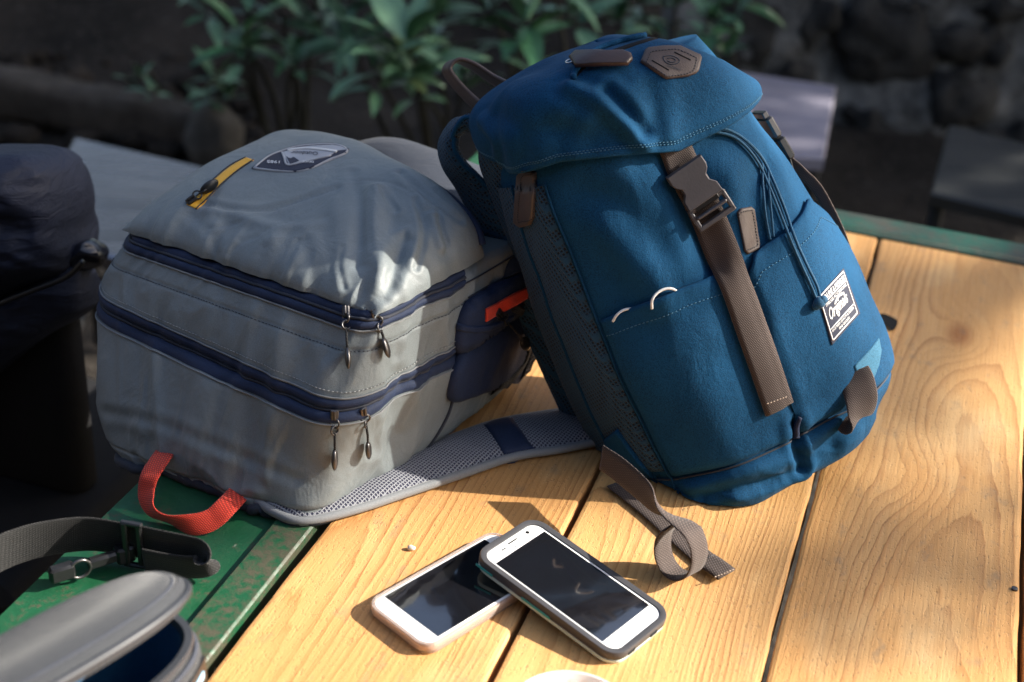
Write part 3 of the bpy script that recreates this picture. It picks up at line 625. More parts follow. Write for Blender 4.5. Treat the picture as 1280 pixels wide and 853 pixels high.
mk('pocket_fold', *GS.strap([(572, 408), (590, 412), (612, 410), (640, 398)], .006, .0022), M_navyc, side_pocket)
P_, N_ = GS.line([(430, 360), (470, 352), (530, 322), (592, 296)], 40)
for a in ([(492, 398), (540, 374), (590, 350), (645, 318)], [(585, 372), (620, 352), (660, 335)]):
    P_, N_ = GS.line(a, 40)
    if len(P_) > 4: mk('side_seam', *tube(P_ + N_ * .0004, .0009, 5), M_stitch_d, main_body)
# shoulder strap spread on the table
def pad(outer, inner, zlow, th, n=70, m=18, bow=1.0):
    A = cat([onz(u, v, zlow) for u, v in outer], n); Bc = cat([onz(u, v, zlow + th) for u, v in inner], n); top = []; t = np.linspace(0, 1, m)
    for i in range(n):
        q = A[i][None] * (1 - t[:, None]) + Bc[i][None] * t[:, None]; q[:, 2] = zlow + th * (np.clip(4 * t * (1 - t), 0, 1) ** .35) * bow; top.append(q)
    top = np.array(top); bot = top.copy(); bot[..., 2] = zlow - .0005
    ring = np.concatenate([top, bot[:, ::-1][:, 1:-1]], 1); k = ring.shape[1]
    return ring, gridF(n, k, True) + [tuple(range(k))[::-1], tuple(range((n - 1) * k, n * k))], A
outer = [(318, 628), (345, 646), (380, 656), (440, 643), (510, 620), (575, 598), (640, 576), (700, 566), (752, 556)]
inner = [(372, 588), (390, 586), (420, 588), (470, 574), (520, 556), (570, 534), (625, 516), (690, 505), (735, 500)]
ring_, fc_, A_ = pad(outer, inner, TT + .002, .013); ring_[..., 2] += .0012 * noise(ring_ * 38) * (ring_[..., 2] > TT + .004)
gstrap = mk('shoulder_strap', ring_.reshape(-1, 3), fc_, M_graymesh, gbag); GT = Surf(); GT.add(ring_.reshape(-1, 3), fc_)
mk('piping', *tube(A_ + [0, 0, .004], .0042, 8), M_piping, gstrap)
mk('piping', *tube(ring_[:, 17] + [0, 0, .003], .0032, 8), M_piping, gstrap)
bs_ = GT.strap([(618, 521), (636, 545), (652, 572)], .030, .0012); mk('cross_band', *bs_, M_navy, gstrap)
mk('back_rim', *tube(np.array([gbody.at(1.0, j, .003) for j in range(0, seg[1] + 40)]) + [0, 0, .0], .005, 8), M_grayd, gbag)
# red grab loop
rp = [(190, 590, .776), (183, 614, .766), (190, 638, .7585), (212, 650, .7550), (240, 656, .7545), (264, 650, .757), (284, 632, .763)]
A0_, A1_ = GS.px(204, 562), GS.px(296, 606)
P_ = cat([A0_[0] - A0_[1] * .022] + [onz(u, v, z) for u, v, z in rp] + [A1_[0] - A1_[1] * .022], 60); sd = cat([(.9, -.3, .1), (.9, -.3, .15), (.85, -.4, .3), (.5, -.5, .6), (.1, -.5, .8), (-.1, .3, .9), (-.4, .5, .6), (-.7, .4, .3), (-.8, .4, .2)], 60)
mk('grab_handle', *ribbon(P_, sd, .0195, .0018), M_red, gbag)
# ------------------------------------------------------------------ blue backpack: details
def bidx(u, v):
    h = BS.px(u, v); d = np.linalg.norm(bbody.P - h[0], axis=2); k = int(d.argmin()); return k // NCB, k % NCB
def bpatch(cols, row0, row1, off, mat, name, parent, nr=40, hemfold=True):
    """shell over the blue body: columns cols, rows from row0 (lower) to row1(col) (upper)"""
    P = []
    for k, j in enumerate(cols):
        r0 = row0[k] if np.ndim(row0) else row0; r1 = row1[k]; rr = np.linspace(r0, r1, nr); e = min(k, len(cols) - 1 - k); o = off * min(1, .25 + e / 3.0)
        c = [bbody.at(r, j, o * (.15 if i == 0 else .7 if i == 1 else 1)) for i, r in enumerate(rr)]
        if hemfold: c += [bbody.at(r1, j, o * .35), bbody.at(r1 - 6, j, o * .2)]
        P.append(c)
    g = Grid(np.array(P).transpose(1, 0, 2), False, bbody.flip); return mk(name, g.V(), g.F(), mat, parent), g
zrow = lambda z: float(np.interp(z, lv[:, 0], np.arange(NR)))
a0, a1 = bidx(752, 402), bidx(905, 345); jl_, jc_ = a0[1], bidx(972, 470)[1]
js_ = np.arange(min(jl_, jc_), max(jl_, jc_) + 1)
top = np.interp(js_, sorted([jl_, a1[1], jc_]), [x for _, x in sorted(zip([jl_, a1[1], jc_], [a0[0], a1[0], a1[0] + 5]))])
pl_, plg = bpatch(js_, zrow(.022), top + 2.0 * np.sin(np.linspace(0, np.pi, len(js_))), .0042, M_blue, 'slip_pocket', bbag); BS.add(plg.V(), plg.F()); BA.add(plg.V(), plg.F())
b0, b1 = bidx(940, 318), bidx(1004, 250); je_ = b1[1] + (20 if b1[1] > jc_ else -20)
step = 1 if b1[1] > jc_ else -1; js2 = np.arange(jc_ + 1 * step, b1[1] + 34 * step, step)
if step < 0: js2 = js2[::-1]
k_ = [jc_, b0[1], b1[1], b1[1] + 12 * step, b1[1] + 34 * step]; v_ = [b0[0] - 6, b0[0], b1[0], b1[0] - 8, b1[0] - 22]; o_ = np.argsort(k_)
pr_, prg = bpatch(js2, zrow(.022), np.interp(js2, np.array(k_)[o_], np.array(v_)[o_]), .0055, M_blue, 'side_pocket', bbag); BS.add(prg.V(), prg.F()); BA.add(prg.V(), prg.F())
for g, par in ((plg, pl_), (prg, pr_)):
    r = g.P.shape[0] - 7; stitches(g.P[r], g.N[r]).build('stitching', M_stitch_b, par)
# base seam and bottom panel
P_ = np.array([bbody.at(zrow(.0195), j, .0010) for j in range(0, NCB)]); mk('base_seam', *tube(P_, .0009, 5), M_stitch_d, blue_body)
# side mesh panel on the left flank
jm = sorted([bidx(695, 270)[1], bidx(800, 530)[1]]); lo_ = bidx(770, 460)[1]; sgn = -step
cols = np.arange(lo_ + 1 * sgn, lo_ + 62 * sgn, sgn); cols = cols[::-1] if sgn < 0 else cols
sm_, smg = bpatch(cols, zrow(.03), np.full(len(cols), zrow(.318)), .004, M_bluemesh, 'side_mesh_panel', bbag, 60, False); BA.add(smg.V(), smg.F())
mk('seam_piping', *tube(np.array([bbody.at(r, lo_, .002) for r in np.linspace(zrow(.0), zrow(.32), 60)]), .0011, 6), M_bluedk, blue_body)
mk('seam_piping', *tube(np.array([bbody.at(r, lo_ + 22 * sgn, .0045) for r in np.linspace(zrow(.01), zrow(.32), 60)]), .0016, 6), M_bluedk, blue_body)
# centre strap and buckle
cs = [(838, 176), (852, 208), (872, 246), (890, 282), (911, 335), (932, 393), (953, 452), (973, 511)]
strap = mk('centre_strap', *BS.strap(cs, .0295, .0018, 80, .0035), M_brown, bbag)
SS = Surf(); SS.add(*BS.strap(cs, .0295, .0018, 80, .0035))
P_, N_ = SS.line([(958, 505), (966, 502.5), (975, 499), (984, 496)], 20); stitches(P_, N_, .0018, .0014, .0006).build('stitching', M_stitch_t, strap)
pa, na = SS.px(850, 204); pb, nb = SS.px(888, 262); d_ = nrm(pb - pa); n_ = nrm(na + nb); n_ = nrm(n_ - (n_ @ d_) * d_); s_ = np.cross(n_, d_); bax = np.array([s_, d_, n_])
def bout(pts, o, h0, h1, mat, nm, par, bev=.0012): return MB().add(*prism(pts, [(0, h0), (0, h1 - bev), (bev, h1)], o, bax)).build(nm, mat, par, auto=40)
mid = pa * .62 + pb * .38 + n_ * .0055
half = [(.0175, -.016), (.0178, -.008), (.0165, -.004), (.0128, .000), (.0128, .006), (.0168, .011), (.0172, .020)]
buckle = bout([(x, y) for x, y in half] + [(-x, y) for x, y in half[::-1]], mid, -.003, .006, M_greyp, 'buckle', bbag)
lad = pb + n_ * .0055 - d_ * .004
for (cx_, cy_, w_, h_) in ((-.0165, .004, .004, .020), (.0165, .004, .004, .020), (0, .0125, .037, .005), (0, -.0045, .037, .004), (0, .003, .030, .003)):
    MB().add(*bbox(lad + s_ * cx_ + d_ * cy_ + n_ * (.0 if h_ != .003 else .003), (w_, h_, .006), bax, .001)).build('ladder_bar', M_greyp, buckle, auto=40)
MB().add(*bbox(mid + d_ * .0215 + n_ * .001, (.024, .006, .005), bax, .001)).build('latch', M_blackp, buckle, auto=40)
# leather tabs
def leather(poly, par, sf, nm, th=.0022, st=True, dens=8):
    v, f = sf.patch(poly, th, 8, .05, dens); o = mk(nm, v, f, M_leather, par)
    if st:
        q = np.array(poly, float); c = q.mean(0); q = c + (q - c) * .82; t = Surf(); t.add(v, f); P_, N_ = t.line(list(q) + [q[0]], 60)
        if len(P_) > 5: stitches(P_, N_, .0016, .0012, .0004).build('stitching', M_stitch_d, o)
    return o
leather([(921, 266), (925, 261), (938, 258.5), (942, 262), (949, 306), (948, 312), (934, 318), (930, 314)], bbag, BS, 'leather_tab')
lt = leather([(650, 218), (654, 214), (666, 213), (671, 216), (668, 272), (664, 281), (652, 284), (645, 279)], bbag, BA, 'zip_pull_tab', .004)
hx = zp([(132, 362), (215, 175), (250, 150), (480, 122), (760, 118), (1085, 265), (1108, 300), (1060, 500), (1020, 540), (900, 588), (560, 632), (510, 615)], 790, 50, 12.8)
hexp = leather(hx, blue_flap, BF, 'leather_badge', .003); HS = Surf(); HS.add(*BF.patch(hx, .003, 8, .05, 8))
for a in ([(680, 200), (940, 325)], [(320, 330), (590, 485)]): mk('slit', *HS.strap(zp(a, 790, 50, 12.8), .0011, .0005, 10, .0001, 2), M_dark, hexp)
for q in ([(500, 270), (620, 250), (740, 300), (760, 360), (640, 400), (520, 350), (500, 270)], [(560, 300), (640, 290), (700, 330), (640, 365), (560, 335)]): mk('embossed_emblem', *HS.strap(zp(q, 790, 50, 12.8), .0009, .0004, 30, .0001, 2), M_stitch_d, hexp)
mk('embossed_lettering', *HS.text('ORIGINAL', zp([(560, 390), (800, 470), (785, 505), (545, 425)], 790, 50, 12.8), lift=.0005), M_stitch_d, hexp, smooth=False)
# flap zip and its leather puller
fz_ = mk('flap_zip', *BF.strap([(716, 96), (728, 84), (748, 72), (785, 58), (822, 47)], .007, .0008, 40), M_dark, blue_flap)
P_, N_ = BF.line([(716, 100), (722, 88), (744, 66), (782, 52), (824, 44)], 40); mk('zip_welt', *tube(P_ + N_ * .002, .0028, 8), M_blue, blue_flap)
pull = mk('zip_puller', *BF.patch([(715, 80), (721, 74), (780, 72.5), (788, 75), (790, 81), (784, 87), (722, 89)], .003, 8, .08, 8, lift=.006), plain('dark_leather', (.05, .028, .022), .35, .5, bump=.2), blue_flap)
h_ = BF.px(716, 84); MB().add(*torus(h_[0] + h_[1] * .006, (nrm(np.cross(h_[1], BX)), BX, h_[1]), .0038, .0008)).add(*torus(h_[0] + h_[1] * .004 + BX * .004, (h_[1], BX, nrm(np.cross(BX, h_[1]))), .003, .0008)).build('ring', M_steelring, pull)
# hem stitching on the flap
for r in (2.0, 2.7): stitches(np.array([bflap.at(r, j) for j in range(20, NCB - 20)]), bflap.N[2, 20:NCB - 20], .0020, .0013, .00035).build('stitching', M_stitch_b, blue_flap)
# draw cords
for pts, r in (([(892, 158), (918, 168), (945, 192), (962, 222), (976, 256), (992, 300), (1008, 335), (1019, 358), (1024, 378)], .0014), ([(885, 164), (915, 172), (940, 196), (957, 228), (971, 262), (986, 300), (1000, 332), (1012, 358), (1020, 378)], .0013), ([(950, 205), (953, 240), (956, 270), (962, 300)], .0011), ([(958, 212), (961, 250), (966, 296)], .0011)):
    P_, N_ = BS.line(pts, 60); mk('draw_cord', *tube(P_ + N_ * (r + .0012), r, 8), M_cord, bbag)
h_ = BS.px(1021, 378); kn = MB()
for q, rr in (((0, 0, .004), .0062), ((.003, .001, .005), .0048), ((-.003, -.002, .003), .0045)): kn.add(*ellipsoid(h_[0] + h_[1] * q[2] + BX * q[0] + BZ * q[1], (rr, rr * .75, rr * .9), BM))
kn.build('cord_knot', M_cord, bbag)
P_, N_ = BS.line([(1000, 520), (997, 535), (995, 548)], 20); mk('cord_end', *tube(P_ + N_ * .003, np.linspace(.002, .004, 20), 8), M_navy, bbag)
# woven label
Z2 = lambda L: zp(L, 1015, 330, 8.13)
lq = Z2([(60, 338), (315, 48), (482, 505), (197, 828)]); lv_, lf_ = BS.patch(lq, .0012, 8, .02, 10); lab = mk('woven_label', lv_, lf_, M_label, bbag); LS = Surf(); LS.add(lv_, lf_)
def lstrip(A, w=.0012): return mk('label_line', *LS.strap(Z2(A), w, .0003, 24, .0002, 2), M_white, lab)
i0, i1, i2, i3 = (75, 335), (316, 78), (458, 500), (212, 778)
for a, b in ((i0, i1), (i1, i2), (i2, i3), (i3, i0)): lstrip([a, b])
LP = lambda x, y: tuple((np.array(i0) * (1 - x) + np.array(i1) * x) * (1 - y) + (np.array(i3) * (1 - x) + np.array(i2) * x) * y)
for y in (.20, .77): lstrip([LP(.03, y), LP(.97, y)], .0010)
for tx, x0, x1, y0, y1, sh in (('GENUINE & PREMIUM', .07, .95, .05, .17, 0), ('TPRUGE ACCESSORIE', .10, .95, .235, .31, 0), ('Originals', .12, .86, .36, .70, .35), ('REGISTERED QUALITY & DESIGN', .06, .94, .80, .865, 0), ('FINE GOODS', .30, .72, .89, .95, 0)):
    mk('label_lettering', *LS.text(tx, [Z2([LP(x0, y0)])[0], Z2([LP(x1, y0)])[0], Z2([LP(x1, y1)])[0], Z2([LP(x0, y1)])[0]], lift=.0005, shear=sh), M_white, lab, smooth=False)
lstrip([LP(.42, .40), LP(.60, .345), LP(.80, .39)], .0022)
# carry handle of leather at the back of the top
def bp(u, v, y): return onplane(u, v, BO + BY * y, BY)
hp = [(640, 112, -.062), (617, 100, -.078), (590, 82, -.088), (570, 76, -.092), (559, 86, -.092), (566, 100, -.088), (584, 120, -.078), (606, 140, -.062)]
P_ = cat([bp(*q) for q in hp], 60); mk('carry_handle', *ribbon(P_, BY + .25 * BX, .016, .0035), M_leather, bbag)
# padded shoulder straps
def padstrap(pts, w, th, nm, side, n=90):
    P = cat([bp(*q) for q in pts], n); T = nrm(np.gradient(P, axis=0)); sd = cat(side, n); w = np.interp(np.linspace(0, 1, n), np.linspace(0, 1, len(w)), w); sd = nrm(sd - (sd * T).sum(1, keepdims=True) * T); nn = np.cross(T, sd); k = 18; a = np.linspace(0, 2 * math.pi, k, endpoint=False)
    ca = np.sign(np.cos(a)) * np.abs(np.cos(a)) ** .55; sa = np.sign(np.sin(a)) * np.abs(np.sin(a)) ** .7
    V = (P[:, None] + sd[:, None] * (ca[None] * w[:, None] / 2)[..., None] + nn[:, None] * (sa * th / 2)[None, :, None]); V = V + .0012 * noise(V * 55)[..., None] * nn[:, None]
    o = mk(nm, V.reshape(-1, 3), gridF(n, k, True) + [tuple(range(k))[::-1], tuple(range((n - 1) * k, n * k))], M_bluemesh, bbag)
    for e in (0, k // 2): mk('edge_binding', *tube(V[:, e], .0022, 6), M_blue, o)
    return o
padstrap([(606, 168, -.06), (588, 156, -.075), (570, 162, -.088), (561, 182, -.094), (568, 206, -.096), (594, 240, -.096), (622, 290, -.094), (652, 350, -.090), (688, 425, -.084), (722, 500, -.078), (748, 556, -.066)], [.03, .034, .038, .042, .042, .04], .015, 'shoulder_strap', [BY, BY, BY * .95 + BX * .2, BY * .7 + BX * .6, BY * .6 + BX * .7, BY * .6 + BX * .7])
padstrap([(628, 170, -.035), (622, 200, -.052), (636, 245, -.060), (664, 315, -.060), (700, 400, -.058), (735, 480, -.052), (764, 548, -.045)], [.044, .05, .05], .014, 'shoulder_strap', [BX * .35 + BY * .9] * 3)
mk('side_gusset', *BA.patch([(757, 548), (772, 536), (800, 575), (832, 612), (828, 622), (790, 600), (758, 572)], .004, 6, .06, 6), M_blue, bbag)
M_bluelt = fabric('sunlit_blue_canvas', (.030, .120, .200), .3, .8, 900, .5, .07, .25, .3)
mk('sunlit_corner', *BS.patch([(1067, 458), (1084, 440), (1098, 423), (1101, 438), (1098, 456), (1092, 472), (1079, 489)], .0015, 6, .06, 6), M_bluelt, bbag)  # sunlight on the lower right corner, put in as a paler patch
# hanging brown webbing at the lower left corner
ra_, rq_ = nrm(np.array([-.6, -.75, .2])), nrm(np.array([.8, -.6, 0])); rc_ = onz(851, 688, .7795); th_ = np.linspace(.15, 5.6, 9)
lead = [onz(752, 572, .800), onz(775, 588, .801), onz(803, 612, .801), onz(826, 636, .801)]; ringp = [rc_ + rq_ * .018 * math.sin(t) + np.array([0, 0, 1.]) * .026 * math.cos(t) for t in th_]
P_ = cat(lead + ringp, 110); sd = cat([(.55, -.6, .6), (.55, -.6, .6), (.45, -.65, .6), (.1, -.75, .5)] + [tuple(ra_)] * 9, 110)
mk('hanging_strap', *ribbon(P_, sd, .026, .0018), M_brown, bbag)
P_ = cat([onz(u, v, z) for u, v, z in [(770, 604, .7535), (815, 640, .7530), (850, 672, .7530), (880, 698, .7530), (905, 716, .7535)]], 40); tail = mk('strap_tail', *ribbon(P_, (.6, .75, 0), .0225, .0018), M_brown, bbag)
P_ = cat([onz(u, v, z) for u, v, z in [(882, 700, .7555), (896, 709, .7562), (908, 718, .7555)]], 14); mk('folded_end', *ribbon(P_, (.6, .75, 0), .0228, .0028), M_brown, tail)
P_ = np.array([onz(u, v, .7588) for u, v in cat([(893, 722), (906, 717), (919, 711)], 20)]); stitches(P_, np.tile([0, 0, 1.], (20, 1)), .0018, .0014, .0006).build('stitching', M_stitch_t, tail)
# webbing loop at the lower right corner
h0, h1 = BS.px(1068, 466), BS.px(1060, 525); q0, q1 = h0[0], h1[0]; nn_ = nrm(h0[1] + h1[1]); P_ = cat([q0 - nn_ * .002, q0 * .8 + q1 * .2 + nn_ * .006, q0 * .45 + q1 * .55 + nn_ * .013, q0 * .1 + q1 * .9 + nn_ * .013, q1 + nn_ * .006, q1 * .9 + q0 * .1 + nn_ * .001], 40)
mk('webbing_loop', *ribbon(P_, nrm(BX * .8 + BZ * .35), .031, .0018), M_brown, bbag)
# right flank: compression buckle, webbing and the shaded pocket mouth
fk = lambda u, v, y: onplane(u, v, BO + BY * y, BY)
w0 = [fk(940, 128, -.01), fk(958, 160, -.012), fk(972, 182, -.012), fk(984, 205, -.012)]; dd = nrm(w0[3] - w0[0]); ss = nrm(np.cross(dd, BX)); xx_ = np.cross(ss, dd); fax = np.array([ss, dd, xx_])
sb = MB().add(*bbox(w0[1] + xx_ * .002, (.026, .022, .008), fax, .002)).build('side_buckle', M_gun, bbag, auto=40)
MB().add(*bbox(w0[2] + dd * .004 + xx_ * .002, (.023, .024, .009), fax, .002)).build('buckle_half', M_blackp, sb, auto=40); MB().add(*bbox(w0[1] - dd * .014 + xx_ * .001, (.022, .007, .006), fax, .001)).build('ladder_bar', M_gun, sb, auto=40)
P_ = cat([w0[3] - dd * .008, fk(1000, 214, -.004), fk(1020, 234, -.004), fk(1036, 262, -.004), fk(1049, 290, -.006), fk(1057, 312, -.010)], 50); mk('side_strap', *ribbon(P_, nrm(BY * .6 + BX * .8), .011, .002), M_brown, bbag)
P_ = cat([w0[3] - dd * .004, fk(988, 225, .0), fk(992, 246, .004), fk(998, 268, .006)], 30); mk('inner_webbing', *ribbon(P_, ss, .018, .002), M_blackw, bbag)
# ------------------------------------------------------------------ earphone cable in the slip pocket
ec = MB()
for pts, hp_ in (([(766, 402), (771, 394), (779, 388), (789, 386), (798, 387), (803, 392)], (785, 398)), ([(815, 386), (815, 376), (821, 367), (831, 361.5), (841, 361.5), (848, 366)], (832, 378))):
    yl = w2loc(BS.px(*hp_)[0])[1] + .001; P_ = cat([bp(u, v, yl - (.004 if k_ in (0, 5) else 0)) for k_, (u, v) in enumerate(pts)], 30); ec.add(*tube(P_, .0012, 8))
h_ = BS.px(770, 398); meta(ec.build('earphone_cable', plain('white_cable', (.75, .75, .74), .4), loc=h_[0]), 'thin white earphone cable curling out of the blue bag pocket', 'cable')
# ------------------------------------------------------------------ phones
M_pwhite = plain('white_glass', (.78, .78, .77), .12, .5, var=.02); M_screen = Mat('dark_screen', .06, .55).col((.006, .006, .008)).m; M_smudge = None
sm = Mat('smudged_screen', .08, 1.0); q_ = sm.noise(sm.map((30, 90, 30), rot=(0, 0, .6)), 1, 4, .6); sm.col((.007, .007, .009)); sm.set('Coat Weight', 1.0); sm.set('Coat IOR', 1.8); sm.set('Coat Roughness', .03); sm.set('Roughness', sm.mrange(q_, .4, .7, .03, .16)); M_screen = sm.m
M_bumper = plain('dark_grey_rubber', (.045, .045, .05), .45, .4, bump=.1); M_teal = plain('teal_rubber', (.03, .33, .30), .5); M_mint = plain('pale_mint_plastic', (.50, .60, .56), .4); M_gold = plain('champagne_metal', (.55, .42, .34), .3, .5, .7)
cl = Mat('clear_case', .12, .5); cl.col((.93, .80, .72)); cl.set('Transmission Weight', .75); cl.set('IOR', 1.35); M_clear = cl.m
def phone(name, label, c, ax, case):
    """ax: width, length (towards earpiece), up; c = centre of the glass"""
    t = thing(name, label, 'phone', tuple(np.asarray(c) - ax[2] * .009), None); W_, H_ = .0705, .1434
    ol = rect_r(W_, H_, .0115, 8); bd = MB().add(*prism(ol, [(.002, -.0070), (.0002, -.0058), (0, -.0035), (.0002, -.0012), (.0012, -.0002), (.0016, 0)], c, ax)).build('body', M_gold if case == 'clear' else M_steelring, t, auto=50)
    gl = MB().add(*prism(rect_r(W_ - .0022, H_ - .0022, .0105, 8), [(0, 0.0), (.0003, .0005), (.0012, .0008)], c, ax)).build('front_glass', M_pwhite, t, auto=50)
    MB().add(*prism(rect_r(.0635, .1129, .0004, 1), [(0, .0007), (0, .00095)], c, ax)).build('screen', M_screen, t, smooth=False)
    up = .00092
    hb = rect_r(.0165, .0062, .003, 6); n_ = len(hb); P_ = np.array([np.asarray(c) + a * ax[0] + (b - .0645) * ax[1] + up * ax[2] for a, b in list(hb) + [hb[0]]]); mk('home_button', *tube(P_, .00018, 4), M_pgrey, t)
    MB().add(*prism(rect_r(.0115, .0012, .0005, 4), [(0, .0008), (0, .0011)], np.asarray(c) + ax[1] * .0655, ax)).build('earpiece', M_dark, t)
    for x, r in ((.019, .0017), (-.012, .0008), (-.0145, .0008)): MB().add(*prism([(r * math.cos(a), r * math.sin(a)) for a in np.linspace(0, 2 * math.pi, 14, endpoint=False)], [(0, .0008), (0, .0011)], np.asarray(c) + ax[1] * (.0648 if x > 0 else .0635) + ax[0] * x, ax)).build('camera_lens' if x > 0 else 'sensor', M_dark, t)
    V, Fc = textmesh('SAMSUNG'); mk('lettering', [np.asarray(c) + ax[0] * ((x - .5) * .0145) + ax[1] * (.0595 + (y - .5) * .0026) + ax[2] * .00105 for x, y in V], Fc, M_pgrey, t, smooth=False)
    if case == 'clear': lay = [(M_clear, .0016, -.0085, .0012, 'clear_case')]
    else: lay = [(M_bumper, .0042, -.0062, .0022, 'bumper_case'), (M_mint, .0038, -.0100, -.0062, 'case_back')]
    for mt, gr, z0, z1, nm in lay:
        oo = rect_r(W_ + 2 * gr, H_ + 2 * gr, .0115 + gr, 8); ii = rect_r(W_ - .0026, H_ - .0026, .0105, 8) if nm != 'case_back' else rect_r(W_ * .9, H_ * .9, .01, 8); n_ = len(oo); V = []
        if nm == 'case_back': pr = [(ii, z0), (oo * .985, z0), (oo, z0 + .001), (oo, z1 - .0003), (oo * .985, z1), (ii, z1)]
        else: pr = [(ii * .97, z0), (oo * .985, z0), (oo, z0 + .0015), (oo, z1 - .0012), (oo * .992, z1), (oo * .96, z1 + .0002), (ii, z1 - .0004), (ii, .0002)]
        for q, z in pr: V += [np.asarray(c) + a * ax[0] + b * ax[1] + z * ax[2] for a, b in q]
        co = mk(nm, V, gridF(len(pr), n_, True), mt, t, auto=50)
        if nm == 'bumper_case':
            for (b0, b1) in ((.052, .070), (-.010, .020)):
                ys = np.linspace(b0, b1, 10); MB().add(*ribbon(np.array([np.asarray(c) + ax[0] * (-W_ / 2 - gr - .0002) + ax[1] * y + ax[2] * (-.0050) for y in ys]), ax[2], .0022, .0008)).build('teal_inlay', M_teal, co)
            for b in (-.03, .0): MB().add(*bbox(np.asarray(c) + ax[0] * (b + .012) + ax[1] * (-H_ / 2 - gr) + ax[2] * (-.003), (.009, .0016, .0035), ax, .0005)).build('port', M_dark, co)
    return t
a_, b_, e_ = onz(482.3, 746.2, .7592), onz(549.1, 797.7, .7592), onz(604.4, 675.2, .7592)
wx = nrm(b_ - a_); ly = nrm(e_ - a_); ly = nrm(ly - .5 * (ly @ wx) * wx); wx = np.cross(ly, [0, 0, 1.]); phone('smartphone', 'white smartphone in a clear case lying flat beneath another phone', (b_ + e_) / 2, np.array([wx, ly, [0, 0, 1.]]), 'clear')
tl_, tr_, br_, bl_ = onz(621.2, 706.8, .7748), onz(679.8, 665.3, .7733), onz(809.7, 756.6, .7600), onz(753.5, 803.5, .7612)
cc_ = (tl_ + tr_ + br_ + bl_) / 4; ly = nrm(tl_ + tr_ - br_ - bl_); wx = nrm(tr_ + br_ - tl_ - bl_); wx = nrm(wx - (wx @ ly) * ly); phone('smartphone', 'white smartphone in a dark grey bumper case propped on another phone', cc_, np.array([wx, ly, np.cross(wx, ly)]), 'bumper')
# ------------------------------------------------------------------ crumb, knot hole
cr = onz(514, 685, TT + .002); v_, f_ = ellipsoid([0, 0, 0], (.0034, .0026, .0022), None, 10, 7); v_ = np.array(v_); v_ *= 1 + .3 * noise(v_ * 600 + 3)[:, None]
meta(mk('crumb', v_ + cr, f_, plain('crumb_white', (.7, .62, .5), .8), loc=cr - [0, 0, .002]), 'tiny white crumb on the plank above the clear-cased phone', 'crumb')
kp = [(1098, 394), (1104, 392), (1110, 394), (1120, 399), (1122, 404), (1118, 412), (1113, 413), (1109, 408), (1101, 403)]
kp = cat([onz(u, v, TT + .0014) for u, v in kp], 30, True); kc = kp.mean(0); kh = mk('knot_hole', np.vstack([kp, kc + (kp - kc) * .5, [kc]]), [(i, (i + 1) % 30, 30 + (i + 1) % 30, 30 + i) for i in range(30)] + [(30 + i, 30 + (i + 1) % 30, 60) for i in range(30)], M_dark, table)
for i, (u, v) in enumerate(((1268, 737), (1051, 742), (905, 786))): MB().add(*prism([(.0028 * math.cos(a), .0028 * math.sin(a)) for a in np.linspace(0, 2 * math.pi, 12, endpoint=False)], [(0, -.001), (0, .0016), (.0008, .002)], onz(u, v, TT), np.eye(3))).build('nail_head', M_gun, table, auto=50) if i < 1 else None
# ------------------------------------------------------------------ shallow translucent dish at the near edge
dm = Mat('frosted_plastic', .25, .5); dm.col((.95, .95, .96)); dm.set('Transmission Weight', .45); dm.set('IOR', 1.3); dc = onz(714, 897, TT + .03); rr = []
for r, z in ((.030, .0005), (.040, .012), (.0445, .029), (.0458, .030), (.0462, .0285), (.0452, .0270), (.0410, .012), (.0315, -.0010), (.0, -.0010)): rr.append([(dc[0] + max(r, .001) * math.cos(a), dc[1] + max(r, .001) * math.sin(a), TT + .0015 + z) for a in np.linspace(0, 2 * math.pi, 60, endpoint=False)])
rr = np.array(rr[::-1]); meta(mk('plastic_dish', rr.reshape(-1, 3), gridF(9, 60, True), dm.m, loc=(dc[0], dc[1], TT)), 'shallow frosted plastic dish at the table edge below the phones', 'dish')
# ------------------------------------------------------------------ open camera case with its strap
M_case = fabric('grey_case_cloth', (.038, .039, .042), .3, .75, 700, .6, .15, .3); M_lid = fabric('grey_lid_cloth', (.028, .031, .037), .25, .7, 700, .5, .15, .3, 0, 260); M_casein = fabric('blue_lining', (.008, .075, .17), .2, .8, 700, .3); M_trim = plain('grey_trim', (.032, .035, .042), .45, .4)
cu = nrm([.62, .78, 0]); cvx = np.array([cu[1], -cu[0], 0]); cz = np.array([0, 0, 1.]); CT = .832; cc = np.array([-.232, .738, 0]) - cu * .100 + cvx * .012
case = thing('camera_case', 'open grey padded camera case with blue lining and long black strap', 'camera case', (cc[0], cc[1], TT))
def stad(hl, hw, n=16, p=2.6): a = np.linspace(0, 2 * math.pi, n * 4, endpoint=False); return np.array([(hl * np.sign(math.cos(t)) * abs(math.cos(t)) ** (2 / p), hw * np.sign(math.sin(t)) * abs(math.sin(t)) ** (2 / p)) for t in a])
def cst(rings_, mat, nm, par, frame=None, cap=False):
    o, ax = frame or (cc, (cu, cvx, cz)); V = []
    for s_, z in rings_: V += [np.asarray(o) + x * ax[0] + y * ax[1] + z * ax[2] for x, y in s_]
    n_ = len(rings_[0][0]); Fc = gridF(len(rings_), n_, True) + ([tuple(range((len(rings_) - 1) * n_, len(rings_) * n_))] if cap else []); return mk(nm, V, Fc, mat, par, auto=60)
cst([(stad(.104, 0.0450), TT + .001), (stad(.110, 0.0510), TT + .006), (stad(.113, 0.0540), TT + .03), (stad(.111, 0.0520), TT + .07), (stad(.106, 0.0480), CT - .008), (stad(.105, 0.0470), CT)], M_case, 'case_body', case)
